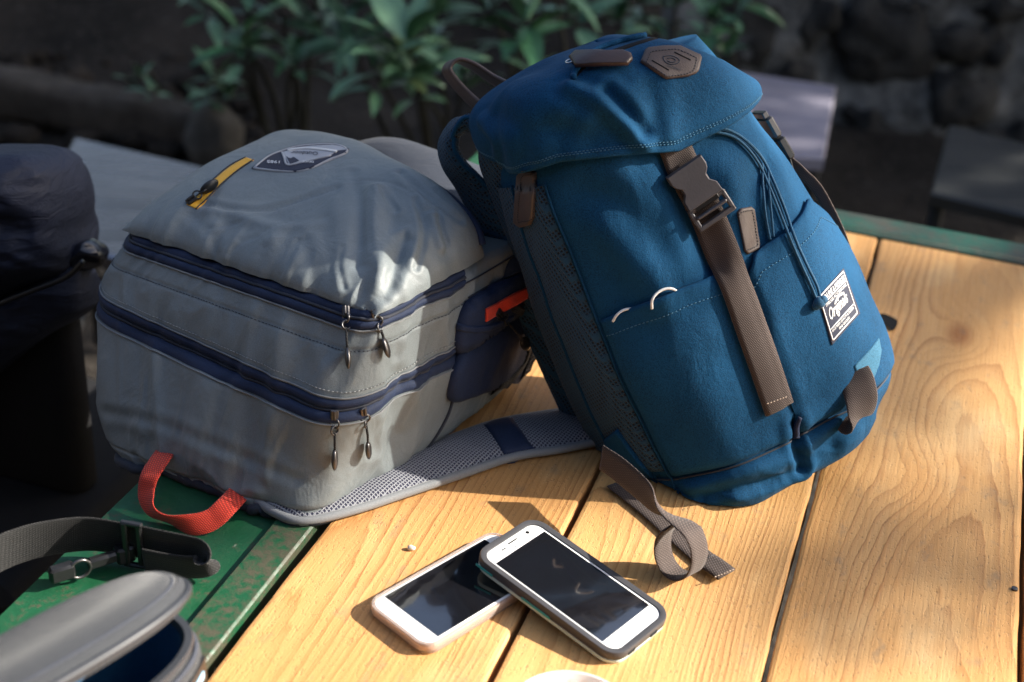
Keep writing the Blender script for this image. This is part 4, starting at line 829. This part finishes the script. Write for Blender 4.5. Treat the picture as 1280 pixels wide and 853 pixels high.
rim = cst([(stad(.105, 0.0470), CT - .002), (stad(.107, 0.0490), CT + .001), (stad(.106, 0.0480), CT + .004), (stad(.101, 0.0430), CT + .004), (stad(.0985, 0.0405), CT - .001)], M_trim, 'rim', case)
cst([(stad(.0985, 0.0405), CT), (stad(.097, 0.0390), CT - .03), (stad(.095, 0.0370), TT + .02), (stad(.05, 0.0260), TT + .018)], M_casein, 'lining', case, None, True)
la = R(23); lv2 = math.cos(la) * cvx + math.sin(la) * cz; lz2 = -math.sin(la) * cvx + math.cos(la) * cz; lo2 = cc - cvx * .045 + lv2 * .045 + cz * (CT + .004)
lidf = (lo2 - cz * 0, (cu, lv2, lz2)); lid = cst([(stad(.106, 0.0480), 0), (stad(.109, 0.0510), .003), (stad(.109, 0.0510), .012), (stad(.106, 0.0480), .016), (stad(.103, 0.0450), .0155), (stad(.099, 0.0410), .019), (stad(.08, 0.0290), .0235), (stad(.04, .016), .025), (stad(.004, .002), .0252)], M_lid, 'lid', case, lidf, True)
cst([(stad(.106, 0.0480), .001), (stad(.09, 0.0380), .003), (stad(.01, .01), .003)], M_casein, 'lid_lining', lid, lidf, True)
o_, ax_ = lidf; P_ = np.array([o_ + x * ax_[0] + y * ax_[1] + .0075 * ax_[2] for x, y in np.vstack([stad(.1098, 0.0518), stad(.1098, 0.0518)[:1]])]); mk('lid_piping', *tube(P_, .0032, 8), M_trim, lid)
P_ = np.array([o_ + x * ax_[0] + y * ax_[1] + .0162 * ax_[2] for x, y in np.vstack([stad(.1015, .0445), stad(.1015, .0445)[:1]])]); mk('lid_seam', *tube(P_, .0012, 6), M_stitch_d, lid)
P_ = np.array([cc + x * cu + y * cvx + (CT - .006) * cz for x, y in np.vstack([stad(.1075, .0495), stad(.1075, .0495)[:1]])]); mk('zip_coil', *tube(P_, .0022, 6), M_stitch_d, case)
so_ = stad(.1105, 0.0515); so2 = stad(.1105 * 1.01, .0585 * 1.01); k0 = 7; pb_ = cc + so_[k0][0] * cu + so_[k0][1] * cvx + cz * (TT + .058); tb_ = nrm((so_[k0 + 1][0] - so_[k0 - 1][0]) * cu + (so_[k0 + 1][1] - so_[k0 - 1][1]) * cvx); nb_ = np.cross(tb_, cz); nb_ = nb_ if nb_ @ cvx > 0 else -nb_
bxx = np.array([tb_, cz, nb_]); badge = MB().add(*bbox(pb_, (.030, .022, .004), bxx, .001)).build('badge', M_blackp, case, auto=40)
MB().add(*bbox(pb_ + nb_ * .0022, (.016, .006, .001), bxx, .0003)).build('badge_mark', plain('pale_blue_print', (.30, .55, .75), .5), badge, auto=40)
def hz(u, v, z): return onz(u, v, z)
sp = [(-90, 770), (-40, 716), (25, 682), (100, 668), (155, 674), (205, 684), (243, 692), (258, 699), (256, 707), (235, 709), (205, 705), (180, 700)]
zs = [.772] * 8 + [.7675, .764, .763, .763]
P_ = cat([hz(u, v, z) for (u, v), z in zip(sp, zs)], 140); sd = np.tile([0, -.12, 1.0], (140, 1)); wd = np.interp(np.linspace(0, 11, 140), [0, 7, 8, 11], [.039, .039, .026, .026]); strap_ = mk('shoulder_strap', *ribbon(P_, sd, wd, .0022), M_blackw, case)
b0_ = P_[52]; tdir = nrm(P_[56] - P_[48]); bx_ = np.array([tdir, np.cross([0, 0, 1.], tdir), [0, 0, 1.]]); b0_ = b0_ - bx_[1] * .002
sl_ = MB().add(*bbox(b0_ - bx_[1] * .004, (.005, .004, .044), bx_, .001)).add(*bbox(b0_ - bx_[1] * .003 + tdir * .012, (.005, .004, .044), bx_, .001)).build('slider', M_blackp, strap_, auto=40)
for e_ in (-.021, .021): MB().add(*bbox(b0_ + tdir * .006 - bx_[1] * .003 + [0, 0, e_], (.019, .005, .004), bx_, .001)).build('slider_frame', M_blackp, sl_, auto=40)
hk = hz(105, 707, .760); tdir = nrm(hz(140, 694, .760) - hz(75, 714, .760)); bx_ = np.array([tdir, np.cross([0, 0, 1.], tdir), [0, 0, 1.]])
MB().add(*bbox(hk - tdir * .018, (.020, .010, .014), bx_, .002)).add(*bbox(hk + tdir * .016, (.026, .008, .010), bx_, .002)).add(*bbox(hk + tdir * .034, (.016, .012, .016), bx_, .002)).build('snap_hook', M_blackp, strap_, auto=40)
MB().add(*torus(hk - tdir * .004 - bx_[1] * .003, (np.array([0, 0, 1.]), tdir, bx_[1]), .0085, .0014, 22)).build('ring', M_gun, strap_)
# ------------------------------------------------------------------ jacket over a black chair
M_jack = Mat('navy_down_cloth', .6, .3); v_ = M_jack.co(); M_jack.col(M_jack.ramp(M_jack.noise(v_, 8, 4), [(.3, (.010, .014, .030)), (.7, (.017, .023, .048))])); M_jack.nor(M_jack.bump(M_jack.noise(M_jack.map((30, 30, 90)), 1, 4, .6, 1.2), .5, .006)); M_jack = M_jack.m
def inflate(outl, y, depth, nr=34, n=150, seed=0, wr=.006, tilt=0.0, sharp=.45):
    """closed puffed form whose outline lies on the upright plane y, bulging both ways"""
    O_ = np.array([ondist(u, v, y + tilt * (u - 50) / 100) for u, v in cat(outl, n, True)]); c = O_.mean(0); V = []; lay = np.r_[np.linspace(0, 1, nr), np.linspace(1, 0, nr)[1:]]
    for i, q in enumerate(lay):
        s_ = -1 if i < nr else 1; e = math.sqrt(max(0, 1 - q * q)); p = c + (O_ - c) * max(q, .004); d = nrm(O_ - c)
        h = depth * (e ** sharp if s_ < 0 else e); w = wr * e ** .4 * (noise(p * [11, 11, 24] + seed) + .7 * (1 - 2 * np.abs(noise(p * [16, 16, 44] + seed + 5 + s_))) + .35 * noise(p * [60, 60, 95] + seed))
        V.append(p + np.outer(s_ * h + s_ * w, [.12, 1, -.35 if s_ < 0 else 0.]) * (1 if 0 < q < 1 or True else 0))
    V = np.array(V); return V.reshape(-1, 3), gridF(len(lay), n, True)
jk = thing('puffer_jacket', 'navy quilted puffer jacket heaped on the black chair beside the table', 'jacket', (-.56, 1.34, .62))
up_ = [(-90, 205), (-30, 188), (20, 187), (58, 190), (84, 206), (97, 232), (103, 262), (104, 285), (112, 305), (112, 322), (104, 336), (60, 352), (0, 376), (-60, 398), (-110, 400), (-120, 300)]
mk('jacket_body', *inflate(up_, 1.35, .085, wr=.011), M_jack, jk)
lo_ = [(-110, 410), (-60, 395), (0, 372), (60, 346), (108, 326), (118, 345), (122, 372), (114, 388), (60, 424), (0, 466), (-60, 508), (-110, 530)]
mk('jacket_hem', *inflate(lo_, 1.34, .055, seed=9, wr=.007), M_jack, jk)
cu_ = [(92, 318), (100, 304), (112, 300), (126, 308), (133, 320), (128, 332), (112, 338), (98, 334)]; mj2 = Mat('navy_gloss_lining', .2, .6).col((.012, .014, .024)).m; mk('crumpled_cuff', *inflate(cu_, 1.33, .018, 18, 70, 4, .014), mj2, jk)
P_ = cat([ondist(u, v, 1.262) for u, v in [(-60, 410), (0, 382), (40, 366), (80, 350), (102, 330)]], 40); mk('jacket_zip', *tube(P_ + [0, .006, 0], .003, 6), M_blackp, jk)
M_chair = plain('black_upholstery', (.008, .008, .009), .8, .2, bump=.3, bs=200)
ch = thing('black_chair', 'black chair under the navy puffer jacket beside the table', 'chair', (-.66, 1.40, 0))
cx_ = np.array([-.66, 1.40, 0]); ca = np.array([TN, TD, TZ])
MB().add(*bbox(cx_ + TZ * .46, (.42, .44, .06), ca, .02)).build('seat', M_chair, ch, auto=50); MB().add(*bbox(cx_ - TD * .01 + TN * .0 + TZ * .62, (.36, .05, .28), ca, .015)).build('backrest', M_chair, ch, auto=50)
for a in (-.19, .19):
    for b in (-.2, .2): MB().add(*bbox(cx_ + TN * a + TD * b + TZ * .215, (.03, .03, .43), ca, .004)).build('leg', M_blackp, ch, auto=50)
# ------------------------------------------------------------------ setting: soil, timber edging, wall, seats, plants
def soil_mat():
    m = Mat('dark_soil', .95, .15); P = m.co(); a = m.noise(P, 3, 6, .65); b = m.noise(P, 40, 4, .7)
    c = m.mix(m.mrange(a, .35, .7, 0, 1), (.014, .012, .010), (.045, .038, .032)); c = m.mix(m.mrange(b, .58, .72, 0, .7), c, (.13, .115, .10)); m.col(c); m.nor(m.bump(m.math('ADD', b, a), .9, .03)); return m.m
M_soil = soil_mat()
def stone_mat(nm, lo, hi, sc=9):
    m = Mat(nm, .9, .2); P = m.co(); a = m.noise(P, sc, 6, .7); b = m.noise(P, sc * 9, 4, .7); c = m.ramp(m.math('ADD', m.math('MULTIPLY', a, .75), m.math('MULTIPLY', b, .25)), [(.35, lo), (.66, hi)]); m.col(c); m.nor(m.bump(m.math('ADD', a, b), .8, .012)); return m.m
M_plaster = stone_mat('weathered_plaster', (.012, .012, .0115), (.24, .236, .228), 7); M_stone = stone_mat('dark_stone', (.008, .008, .008), (.065, .062, .058), 10); M_pale = stone_mat('pale_stone', (.05, .048, .044), (.15, .144, .133), 14); M_timber = stone_mat('weathered_timber', (.03, .026, .022), (.10, .088, .075), 10)
# ground: one sheet, finer near the scene, rising to a bank behind on the left
gx = np.r_[-60, -30, -14, -7, np.linspace(-4, 4, 90), 7, 14, 30, 60]; gy = np.r_[-60, -25, -8, -2, np.linspace(.3, 6, 70), 9, 16, 35, 70]
Xg, Yg = np.meshgrid(gx, gy, indexing='ij'); near = (np.abs(Xg) < 4.2) & (Yg > .2) & (Yg < 6.2)
Zg = np.where(near, .025 * fbm(np.stack([Xg * 3, Yg * 3, 0 * Xg], -1), 3) - .02, -.02) + .55 * np.clip((Yg - 4.15) / 1.2, 0, 1) ** 1.3 * np.clip((.9 - Xg) / 1.0, 0, 1) * np.clip((9 - Yg) / 3, 0, 1)
Zg = np.where((Yg < 2.2) & near, np.minimum(Zg, -.003), Zg)
meta(mk('ground', np.stack([Xg, Yg, Zg], -1).reshape(-1, 3), gridF(len(gx), len(gy), False, True), M_soil), kind='structure')
# timber edging beam, half sunk
a_, b_ = onz(-60, 100, .05), onz(262, 166, .05); n = 50; P_ = np.linspace(a_, b_, n); P_[:, 2] = .045 + .012 * noise(P_ * 2.5); pr = rect_r(.13, .13, .03, 3); T_ = nrm(b_ - a_); S_ = np.cross(T_, [0, 0, 1.])
V_ = np.array([[p + S_ * x * (1 + .15 * noise(p * 5 + x * 30)) + np.array([0, 0, 1.]) * y * (1 + .2 * noise(p * 6 + y * 30)) for x, y in pr] for p in P_]); k_ = len(pr)
meta(mk('timber_beam', V_.reshape(-1, 3), gridF(n, k_, True) + [tuple(range(k_))[::-1], tuple(range((n - 1) * k_, n * k_))], M_timber, loc=(a_ + b_) / 2 * [1, 1, 0]), 'weathered grey timber beam lying half sunk in the soil', 'beam')
def stone(c, r, seed, n=16, m=10, rough=.22):
    v, f = ellipsoid([0, 0, 0], r, None, n, m); v = np.array(v); v = v * (1 + rough * noise(nrm(v) * 1.7 + seed) + .08 * noise(nrm(v) * 5 + seed))[:, None]; return v + np.asarray(c), f
p_ = onz(268, 172, .07); meta(mk('stone', *stone(p_, (.075, .07, .10), 3.3), M_pale, loc=p_ * [1, 1, 0]), 'pale rounded stone at the end of the timber beam', 'stone')
cl_ = MB()
for i in range(90):       # crumbled soil on the left
    u, v = random.uniform(-20, 330), random.uniform(70, 190); p = onz(u, v, .01); s_ = random.uniform(.012, .045); cl_.add(*stone(p, (s_ * 1.2, s_, s_ * .7), i * 2.1, 10, 7, .35))
meta(cl_.build('soil_clods', M_soil), 'dark crumbled soil clods behind the steel stool', 'soil', kind='stuff')
# rubble wall
WY = 4.2; wall = thing('rubble_wall', 'rough plastered rubble wall with dark stones showing through', 'wall', (1.6, WY + .15, 0))
wx_ = np.linspace(.42, 3.2, 130); wz = np.linspace(-.12, 1.5, 80); Xw, Zw = np.meshgrid(wx_, wz, indexing='ij'); Yw = WY + .035 * fbm(np.stack([Xw * 4, Zw * 4, 0 * Xw], -1), 4); V1 = np.stack([Xw, Yw, Zw], -1); V2 = V1.copy(); V2[..., 1] = WY + .3
f1 = gridF(130, 80); k_ = 130 * 80; ed = list(range(80)) + [i * 80 + 79 for i in range(1, 130)] + [129 * 80 + i for i in range(78, -1, -1)] + [i * 80 for i in range(128, 0, -1)]
mk('plaster', np.vstack([V1.reshape(-1, 3), V2.reshape(-1, 3)]), [f[::-1] for f in f1] + [tuple(i + k_ for i in f) for f in f1] + [(ed[i], ed[(i + 1) % len(ed)], ed[(i + 1) % len(ed)] + k_, ed[i] + k_) for i in range(len(ed))], M_plaster, wall)
for i, (u, v, w, h, a) in enumerate([(1096, 48, 60, 42, .1), (1168, 48, 52, 20, .1), (930, 52, 52, 40, .3), (1196, 118, 34, 44, .5), (1160, 168, 30, 42, .6), (1088, 150, 34, 36, 0), (1020, 20, 24, 30, 0), (1246, 6, 44, 18, .1), (1090, 232, 44, 34, 0), (985, 95, 30, 30, .2), (1140, 5, 30, 14, 0), (1262, 180, 34, 24, .1), (1230, 60, 20, 26, .3), (1010, 180, 40, 40, .2), (1180, 235, 50, 30, 0)]):
    p = ondist(u, v, WY + .01); k = 4.55 / FPX; vv, ff = stone([0, 0, 0], (w * k * 1.1, .05, h * k * 1.1), i * 3.7, 26, 16, .55); c_, s_ = math.cos(a), math.sin(a); vv = np.c_[vv[:, 0] * c_ + vv[:, 2] * s_, vv[:, 1], -vv[:, 0] * s_ + vv[:, 2] * c_] + p; mk('stone', vv, ff, M_stone, wall)
for i in range(14):
    p = np.array([random.uniform(1.7, 3.1), WY, random.uniform(.1, 1.4)]); mk('stone', *stone(p, (random.uniform(.08, .16), .07, random.uniform(.06, .11)), i * 5.1 + 70, 16, 10, .3), M_stone, wall)
# metal seats
def sheet_mat(nm, c, rough, metal):
    m = Mat(nm, rough, .5, Metallic=metal); P = m.co(); a = m.noise(m.map((3, 40, 3)), 1, 4, .6); b = m.noise(P, 6, 4); cc0 = np.array(c); m.col(m.ramp(b, [(.3, tuple(cc0 * .82)), (.7, tuple(np.minimum(cc0 * 1.12, 1)))])); m.set('Roughness', m.mrange(a, .3, .7, rough * .8, rough * 1.3)); return m.m
def seat(nm, label, pts, z, mat, lmat, th=.03):
    q = [onz(u, v, z) for u, v in pts]; c = sum(q) / 4; t = thing(nm, label, 'stool', (c[0], c[1], 0)); V = []; 
    q = np.array([c + (p - c) * s for s in (.97, 1, 1, .985) for p in q]); q[4:8, 2] -= .006; q[8:12, 2] -= th; q[12:16, 2] -= th
    q[:4, 2] += 0; mk('seat', q, gridF(4, 4, True, True) + [(0, 1, 2, 3), (15, 14, 13, 12)], mat, t, smooth=False)
    for i in range(4):
        p = c + (q[i] - c) * .9; MB().add(*bbox([p[0], p[1], (z - th) / 2], (.028, .028, z - th), ca, .003)).build('leg', lmat, t, auto=50)
    for i in range(4):
        a, b = c + (q[i] - c) * .9, c + (q[(i + 1) % 4] - c) * .9; a = np.array([a[0], a[1], .16]); b = np.array([b[0], b[1], .16]); MB().add(*tube(np.array([a, b]), .009, 8)).build('stretcher', lmat, t)
    return t
M_steel = sheet_mat('brushed_steel', (.28, .28, .31), .26, .95); M_lav = sheet_mat('grey_lilac_paint', (.22, .21, .26), .5, .0); M_dkseat = sheet_mat('black_paint', (.022, .024, .024), .5, 0.)
seat('metal_stool', 'bare brushed steel stool standing behind the grey backpack', [(60, 176), (95, 169), (400, 238), (300, 420)][:0] or [(92, 170), (345, 229), (330, 372), (32, 290)], .45, M_steel, M_blackp)
seat('metal_stool', 'lilac grey metal stool standing behind the blue backpack', [(880, 82), (1046, 107), (1031, 197), (850, 186)], .45, M_lav, M_blackp)
seat('metal_stool', 'black metal stool standing before the rubble wall', [(1187, 155), (1345, 195), (1345, 283), (1164, 240)], .45, M_dkseat, M_blackp)
# leafy shrubs
def leaf_mesh(nm, mat, w=.30):
    n = 9; V = []; 
    for i in range(n):
        t = i / (n - 1); b = w * .5 * math.sin(math.pi * min(1, (t * .97 + .02)) ** .85) ** .9; z = .10 * math.sin(t * 2.2) - .20 * t * t
        V += [(t, -b, z + .16 * b), (t, -b * .5, z + .05 * b), (t, 0, z - .02), (t, b * .5, z + .05 * b), (t, b, z + .16 * b)]
    me = bpy.data.meshes.new(nm); me.from_pydata(V, [], gridF(n, 5)); me.materials.append(mat); me.polygons.foreach_set('use_smooth', [True] * len(me.polygons)); return me
def leaf_mat(nm, c1, c2):
    m = Mat(nm, .34, .5); r = m.n('ObjectInfo').outputs['Random']; P = m.co(); c = m.mix(r, c1, c2); s = m.n('SeparateXYZ', {0: P}); vein = m.math('ABSOLUTE', s.outputs[1]); c = m.mix(m.mrange(vein, .0, .02, .5, 0), c, tuple(min(1, x * 1.7) for x in c2)); m.col(c)
    m.set('Subsurface Weight', 0.0); m.nor(m.bump(m.n('TexWave', {0: m.map(rot=(0, 0, .7)), 'Scale': 9, 'Distortion': 1}), .25, .02)); return m.m
M_leaf = leaf_mat('leaf_green', (.075, .175, .095), (.16, .30, .175)); M_leafd = leaf_mat('leaf_dark', (.02, .08, .035), (.05, .14, .06)); M_stem = plain('stem', (.02, .02, .012), .8)
M_leafy = leaf_mat('leaf_yellowing', (.10, .16, .06), (.17, .23, .08)); LM = [leaf_mesh('leaf', M_leaf, .30), leaf_mesh('leaf', M_leaf, .40), leaf_mesh('leaf', M_leafd, .34), leaf_mesh('leaf', M_leafy, .27), leaf_mesh('leaf', M_leafd, .24)]
def shrub(nm, label, base, whorls, seed, kinds=(0, 0, 1, 2, 4), size=.15, grp='leafy shrubs behind the table'):
    rd = random.Random(seed); b = np.array(base); t = thing(nm, label, 'shrub', tuple(b), grp)
    for (u, v, y, nl, sc) in whorls:
        p = ondist(u, v, y); mid_ = (b + p) / 2 + [rd.uniform(-.06, .06), rd.uniform(-.05, .05), .05]; mk('stem', *tube(cat([b + [rd.uniform(-.05, .05), rd.uniform(-.05, .05), 0], mid_, p], 12), np.linspace(.010, .004, 12), 6), M_stem, t)
        a0 = rd.uniform(0, 6.28)
        for k in range(nl):
            me = LM[rd.choice(kinds)]; o = bpy.data.objects.new('leaf', me); COL.objects.link(o); o.parent = t; L = size * sc * rd.uniform(.45, 1.2); az = a0 + k * 2.4 + rd.uniform(-.3, .3); el = rd.uniform(-.35, .75) if k > 1 else rd.uniform(.7, 1.1)
            d = np.array([math.cos(az) * math.cos(el), math.sin(az) * math.cos(el), math.sin(el)]); sd_ = nrm(np.cross([0, 0, 1.], d) + np.array([0, 0, rd.uniform(-.35, .35)])); up_2 = nrm(np.cross(d, sd_)); sd_ = np.cross(up_2, d); q = p - b + d * .012 - np.array([0, 0, (k // 5) * .035])
            o.matrix_local = Matrix([[d[i] * L, sd_[i] * L, up_2[i] * L, q[i]] for i in range(3)] + [[0, 0, 0, 1]])
shrub('leafy_shrub', 'shrub with narrow drooping leaves rising above the timber beam', (-.62, 3.35, 0), [(302, 42, 3.10, 13, .95), (262, 2, 3.2, 10, .9), (365, 70, 3.15, 10, .8), (350, 10, 3.25, 12, 1.), (405, 22, 3.3, 11, 1.), (310, -30, 3.2, 10, 1.), (400, -25, 3.3, 10, 1)], 1)
shrub('leafy_shrub', 'broad-leaved shrub rising above the far end of the grey backpack', (-.22, 3.30, 0), [(508, 55, 3.0, 14, 1.1), (470, 92, 2.98, 8, .95), (545, 15, 3.2, 12, 1.), (440, 40, 3.2, 12, 1.), (520, 105, 3.05, 8, 1.05), (480, -10, 3.2, 11, 1.05), (580, 95, 3.2, 8, .9)], 2, (0, 0, 1, 1, 1, 2, 3))
shrub('leafy_shrub', 'shrub of broad dull leaves behind the brown carry handle', (.02, 3.3, 0), [(655, 30, 3.05, 12, 1.05), (612, -5, 3.2, 10, 1.), (668, 95, 3.1, 8, .9), (720, 15, 3.3, 9, .95), (690, -35, 3.2, 9, 1.)], 3, (0, 1, 1, 2, 2, 4))
shrub('leafy_shrub', 'dark shrub behind the top flap of the blue backpack', (.45, 3.5, 0), [(885, 25, 3.3, 11, .9), (905, 72, 3.35, 8, .8), (800, 5, 3.5, 10, .9), (845, -10, 3.5, 10, .9), (920, 5, 3.4, 8, .8), (770, 30, 3.6, 9, .9)], 4, (2, 2, 0))
shrub('seedling', 'small leafy seedling growing beside the timber beam', tuple(onz(182, 128, 0.0)), [(176, 98, 3.62, 6, .55), (192, 118, 3.62, 5, .45)], 5, (0, 2), grp='seedlings by the timber beam')
shrub('seedling', 'dark seedling growing by the pale rounded stone', tuple(onz(262, 140, 0.0)), [(268, 100, 3.5, 8, .6), (250, 125, 3.5, 6, .5), (285, 125, 3.5, 6, .55)], 6, (0, 2), grp='seedlings by the timber beam')
# ------------------------------------------------------------------ trees outside the frame that shade the yard
def tree(nm, label, base, ell, n, seed):
    rd = np.random.default_rng(seed); b = np.array(base, float); t = thing(nm, label, 'tree', tuple(b), 'shade trees round the yard'); c0 = np.mean([e[0] for e in ell], 0)
    tr = MB().add(*tube(cat([b, b + [.05, .03, 1.2], b * [.7, .7, 0] + c0 * [.3, .3, 0] + [0, 0, 2.2], c0 - [0, 0, .3]], 24), np.linspace(.14, .07, 24), 10))
    for c, r, *_ in ell: tr.add(*tube(cat([b * [.7, .7, 0] + c0 * [.3, .3, 0] + [0, 0, 2.2], (c0 + np.array(c)) / 2 - [0, 0, .25], c], 14), np.linspace(.07, .02, 14) if not _ or _[0] > 100 else np.linspace(.03, .004, 14), 8))
    tr.build('trunk', M_stem, t); tot = sum(e[1][0] * e[1][1] for e in ell if len(e) < 3); V = []; Fc = []
    for c, r, *ct in ell:
        k = ct[0] if ct else int(n * r[0] * r[1] / tot); p = nrm(rd.normal(size=(k, 3))) * (rd.random((k, 1)) ** .4) * r + c; d = nrm(rd.normal(size=(k, 3)) * [1, 1, .5]); s = nrm(np.cross(d, rd.normal(size=(k, 3)))); L = rd.uniform(.10, .17, (k, 1)); nn = np.cross(d, s)
        q = np.stack([p - d * L / 2, p + s * L * .24 + nn * L * .05, p + d * L / 2, p - s * L * .24 + nn * L * .05], 1).reshape(-1, 3); i0_ = sum(len(x) for x in V); V.append(q); Fc += [(i0_ + 4 * i, i0_ + 4 * i + 1, i0_ + 4 * i + 2, i0_ + 4 * i + 3) for i in range(k)]
    mk('crown', np.vstack(V), Fc, M_leafd, t, smooth=False)
def perp(al, la, h):
    """point from distance along the sun's bearing, distance across it, and height seen from the sun"""
    c, s = math.cos(SUN_AZ), math.sin(SUN_AZ); return (al * c - la * s, al * s + la * c, (h + al * math.sin(SUN_EL)) / math.cos(SUN_EL))
tree('shade_tree', 'leafy tree shading the yard to the right of the table', (5.2, 5.2, -.02), [((4.2, 4.5, 3.3), (1.5, 1.5, .9)), ((5.6, 4.6, 3.6), (1.5, 1.6, 1.0)), ((3.2, 4.5, 3.0), (1.4, 1.0, .8)), ((4.6, 5.8, 3.6), (1.7, 1.4, 1.0)), ((6.2, 5.4, 4.2), (1.6, 1.6, 1.0)), (perp(4.3, 1.3, 1.53), (1.1, 1.2, .5), 8000)] + [(tuple(onz(u, v, TT) + SUN * 8.2), (r, r, r * .7), k) for u, v, r, k in ((250, 610, .12, 14), (1205, 665, .08, 6), (1120, 372, .13, 14), (1290, 760, .10, 9), (1120, 735, .08, 6), (1060, 800, .06, 4), (1000, 690, .05, 3), (1260, 600, .06, 4), (700, 610, .05, 3))], 17000, 11)  # high crown and small leaf clumps added on sun paths to shade chosen spots
tree('shade_tree', 'leafy tree standing behind the rubble wall', (.9, 5.7, -.02), [((.6, 5.4, 1.9), (1.6, .8, .8)), ((-1.5, 5.2, 2.2), (1.5, .9, 1.1)), ((2.7, 5.3, 2.2), (1.3, .9, 1.1)), ((-3.4, 5.0, 2.2), (1.4, .9, 1.1))], 6000, 12)

# unseen walls added behind and left of the camera to block sky light
hs = thing('sky_blocker', 'unseen rendered walls added to block sky light', 'sky_blocker', (0, -1.9, 0)); M_render = stone_mat('blocker_render', (.05, .045, .04), (.10, .09, .08), 3)
MB().add(*bbox((-.8, -2.05, 1.7), (9.0, .3, 3.4), None, .01)).build('wall', M_render, hs, auto=40); MB().add(*bbox((-.8, -1.75, 3.45), (9.4, 1.1, .1), None, .01)).build('blocker_roof', M_timber, hs, auto=40)
MB().add(*bbox((-4.45, 1.0, 1.5), (.3, 5.6, 3.0), None, .01)).build('wall', M_render, hs, auto=40)
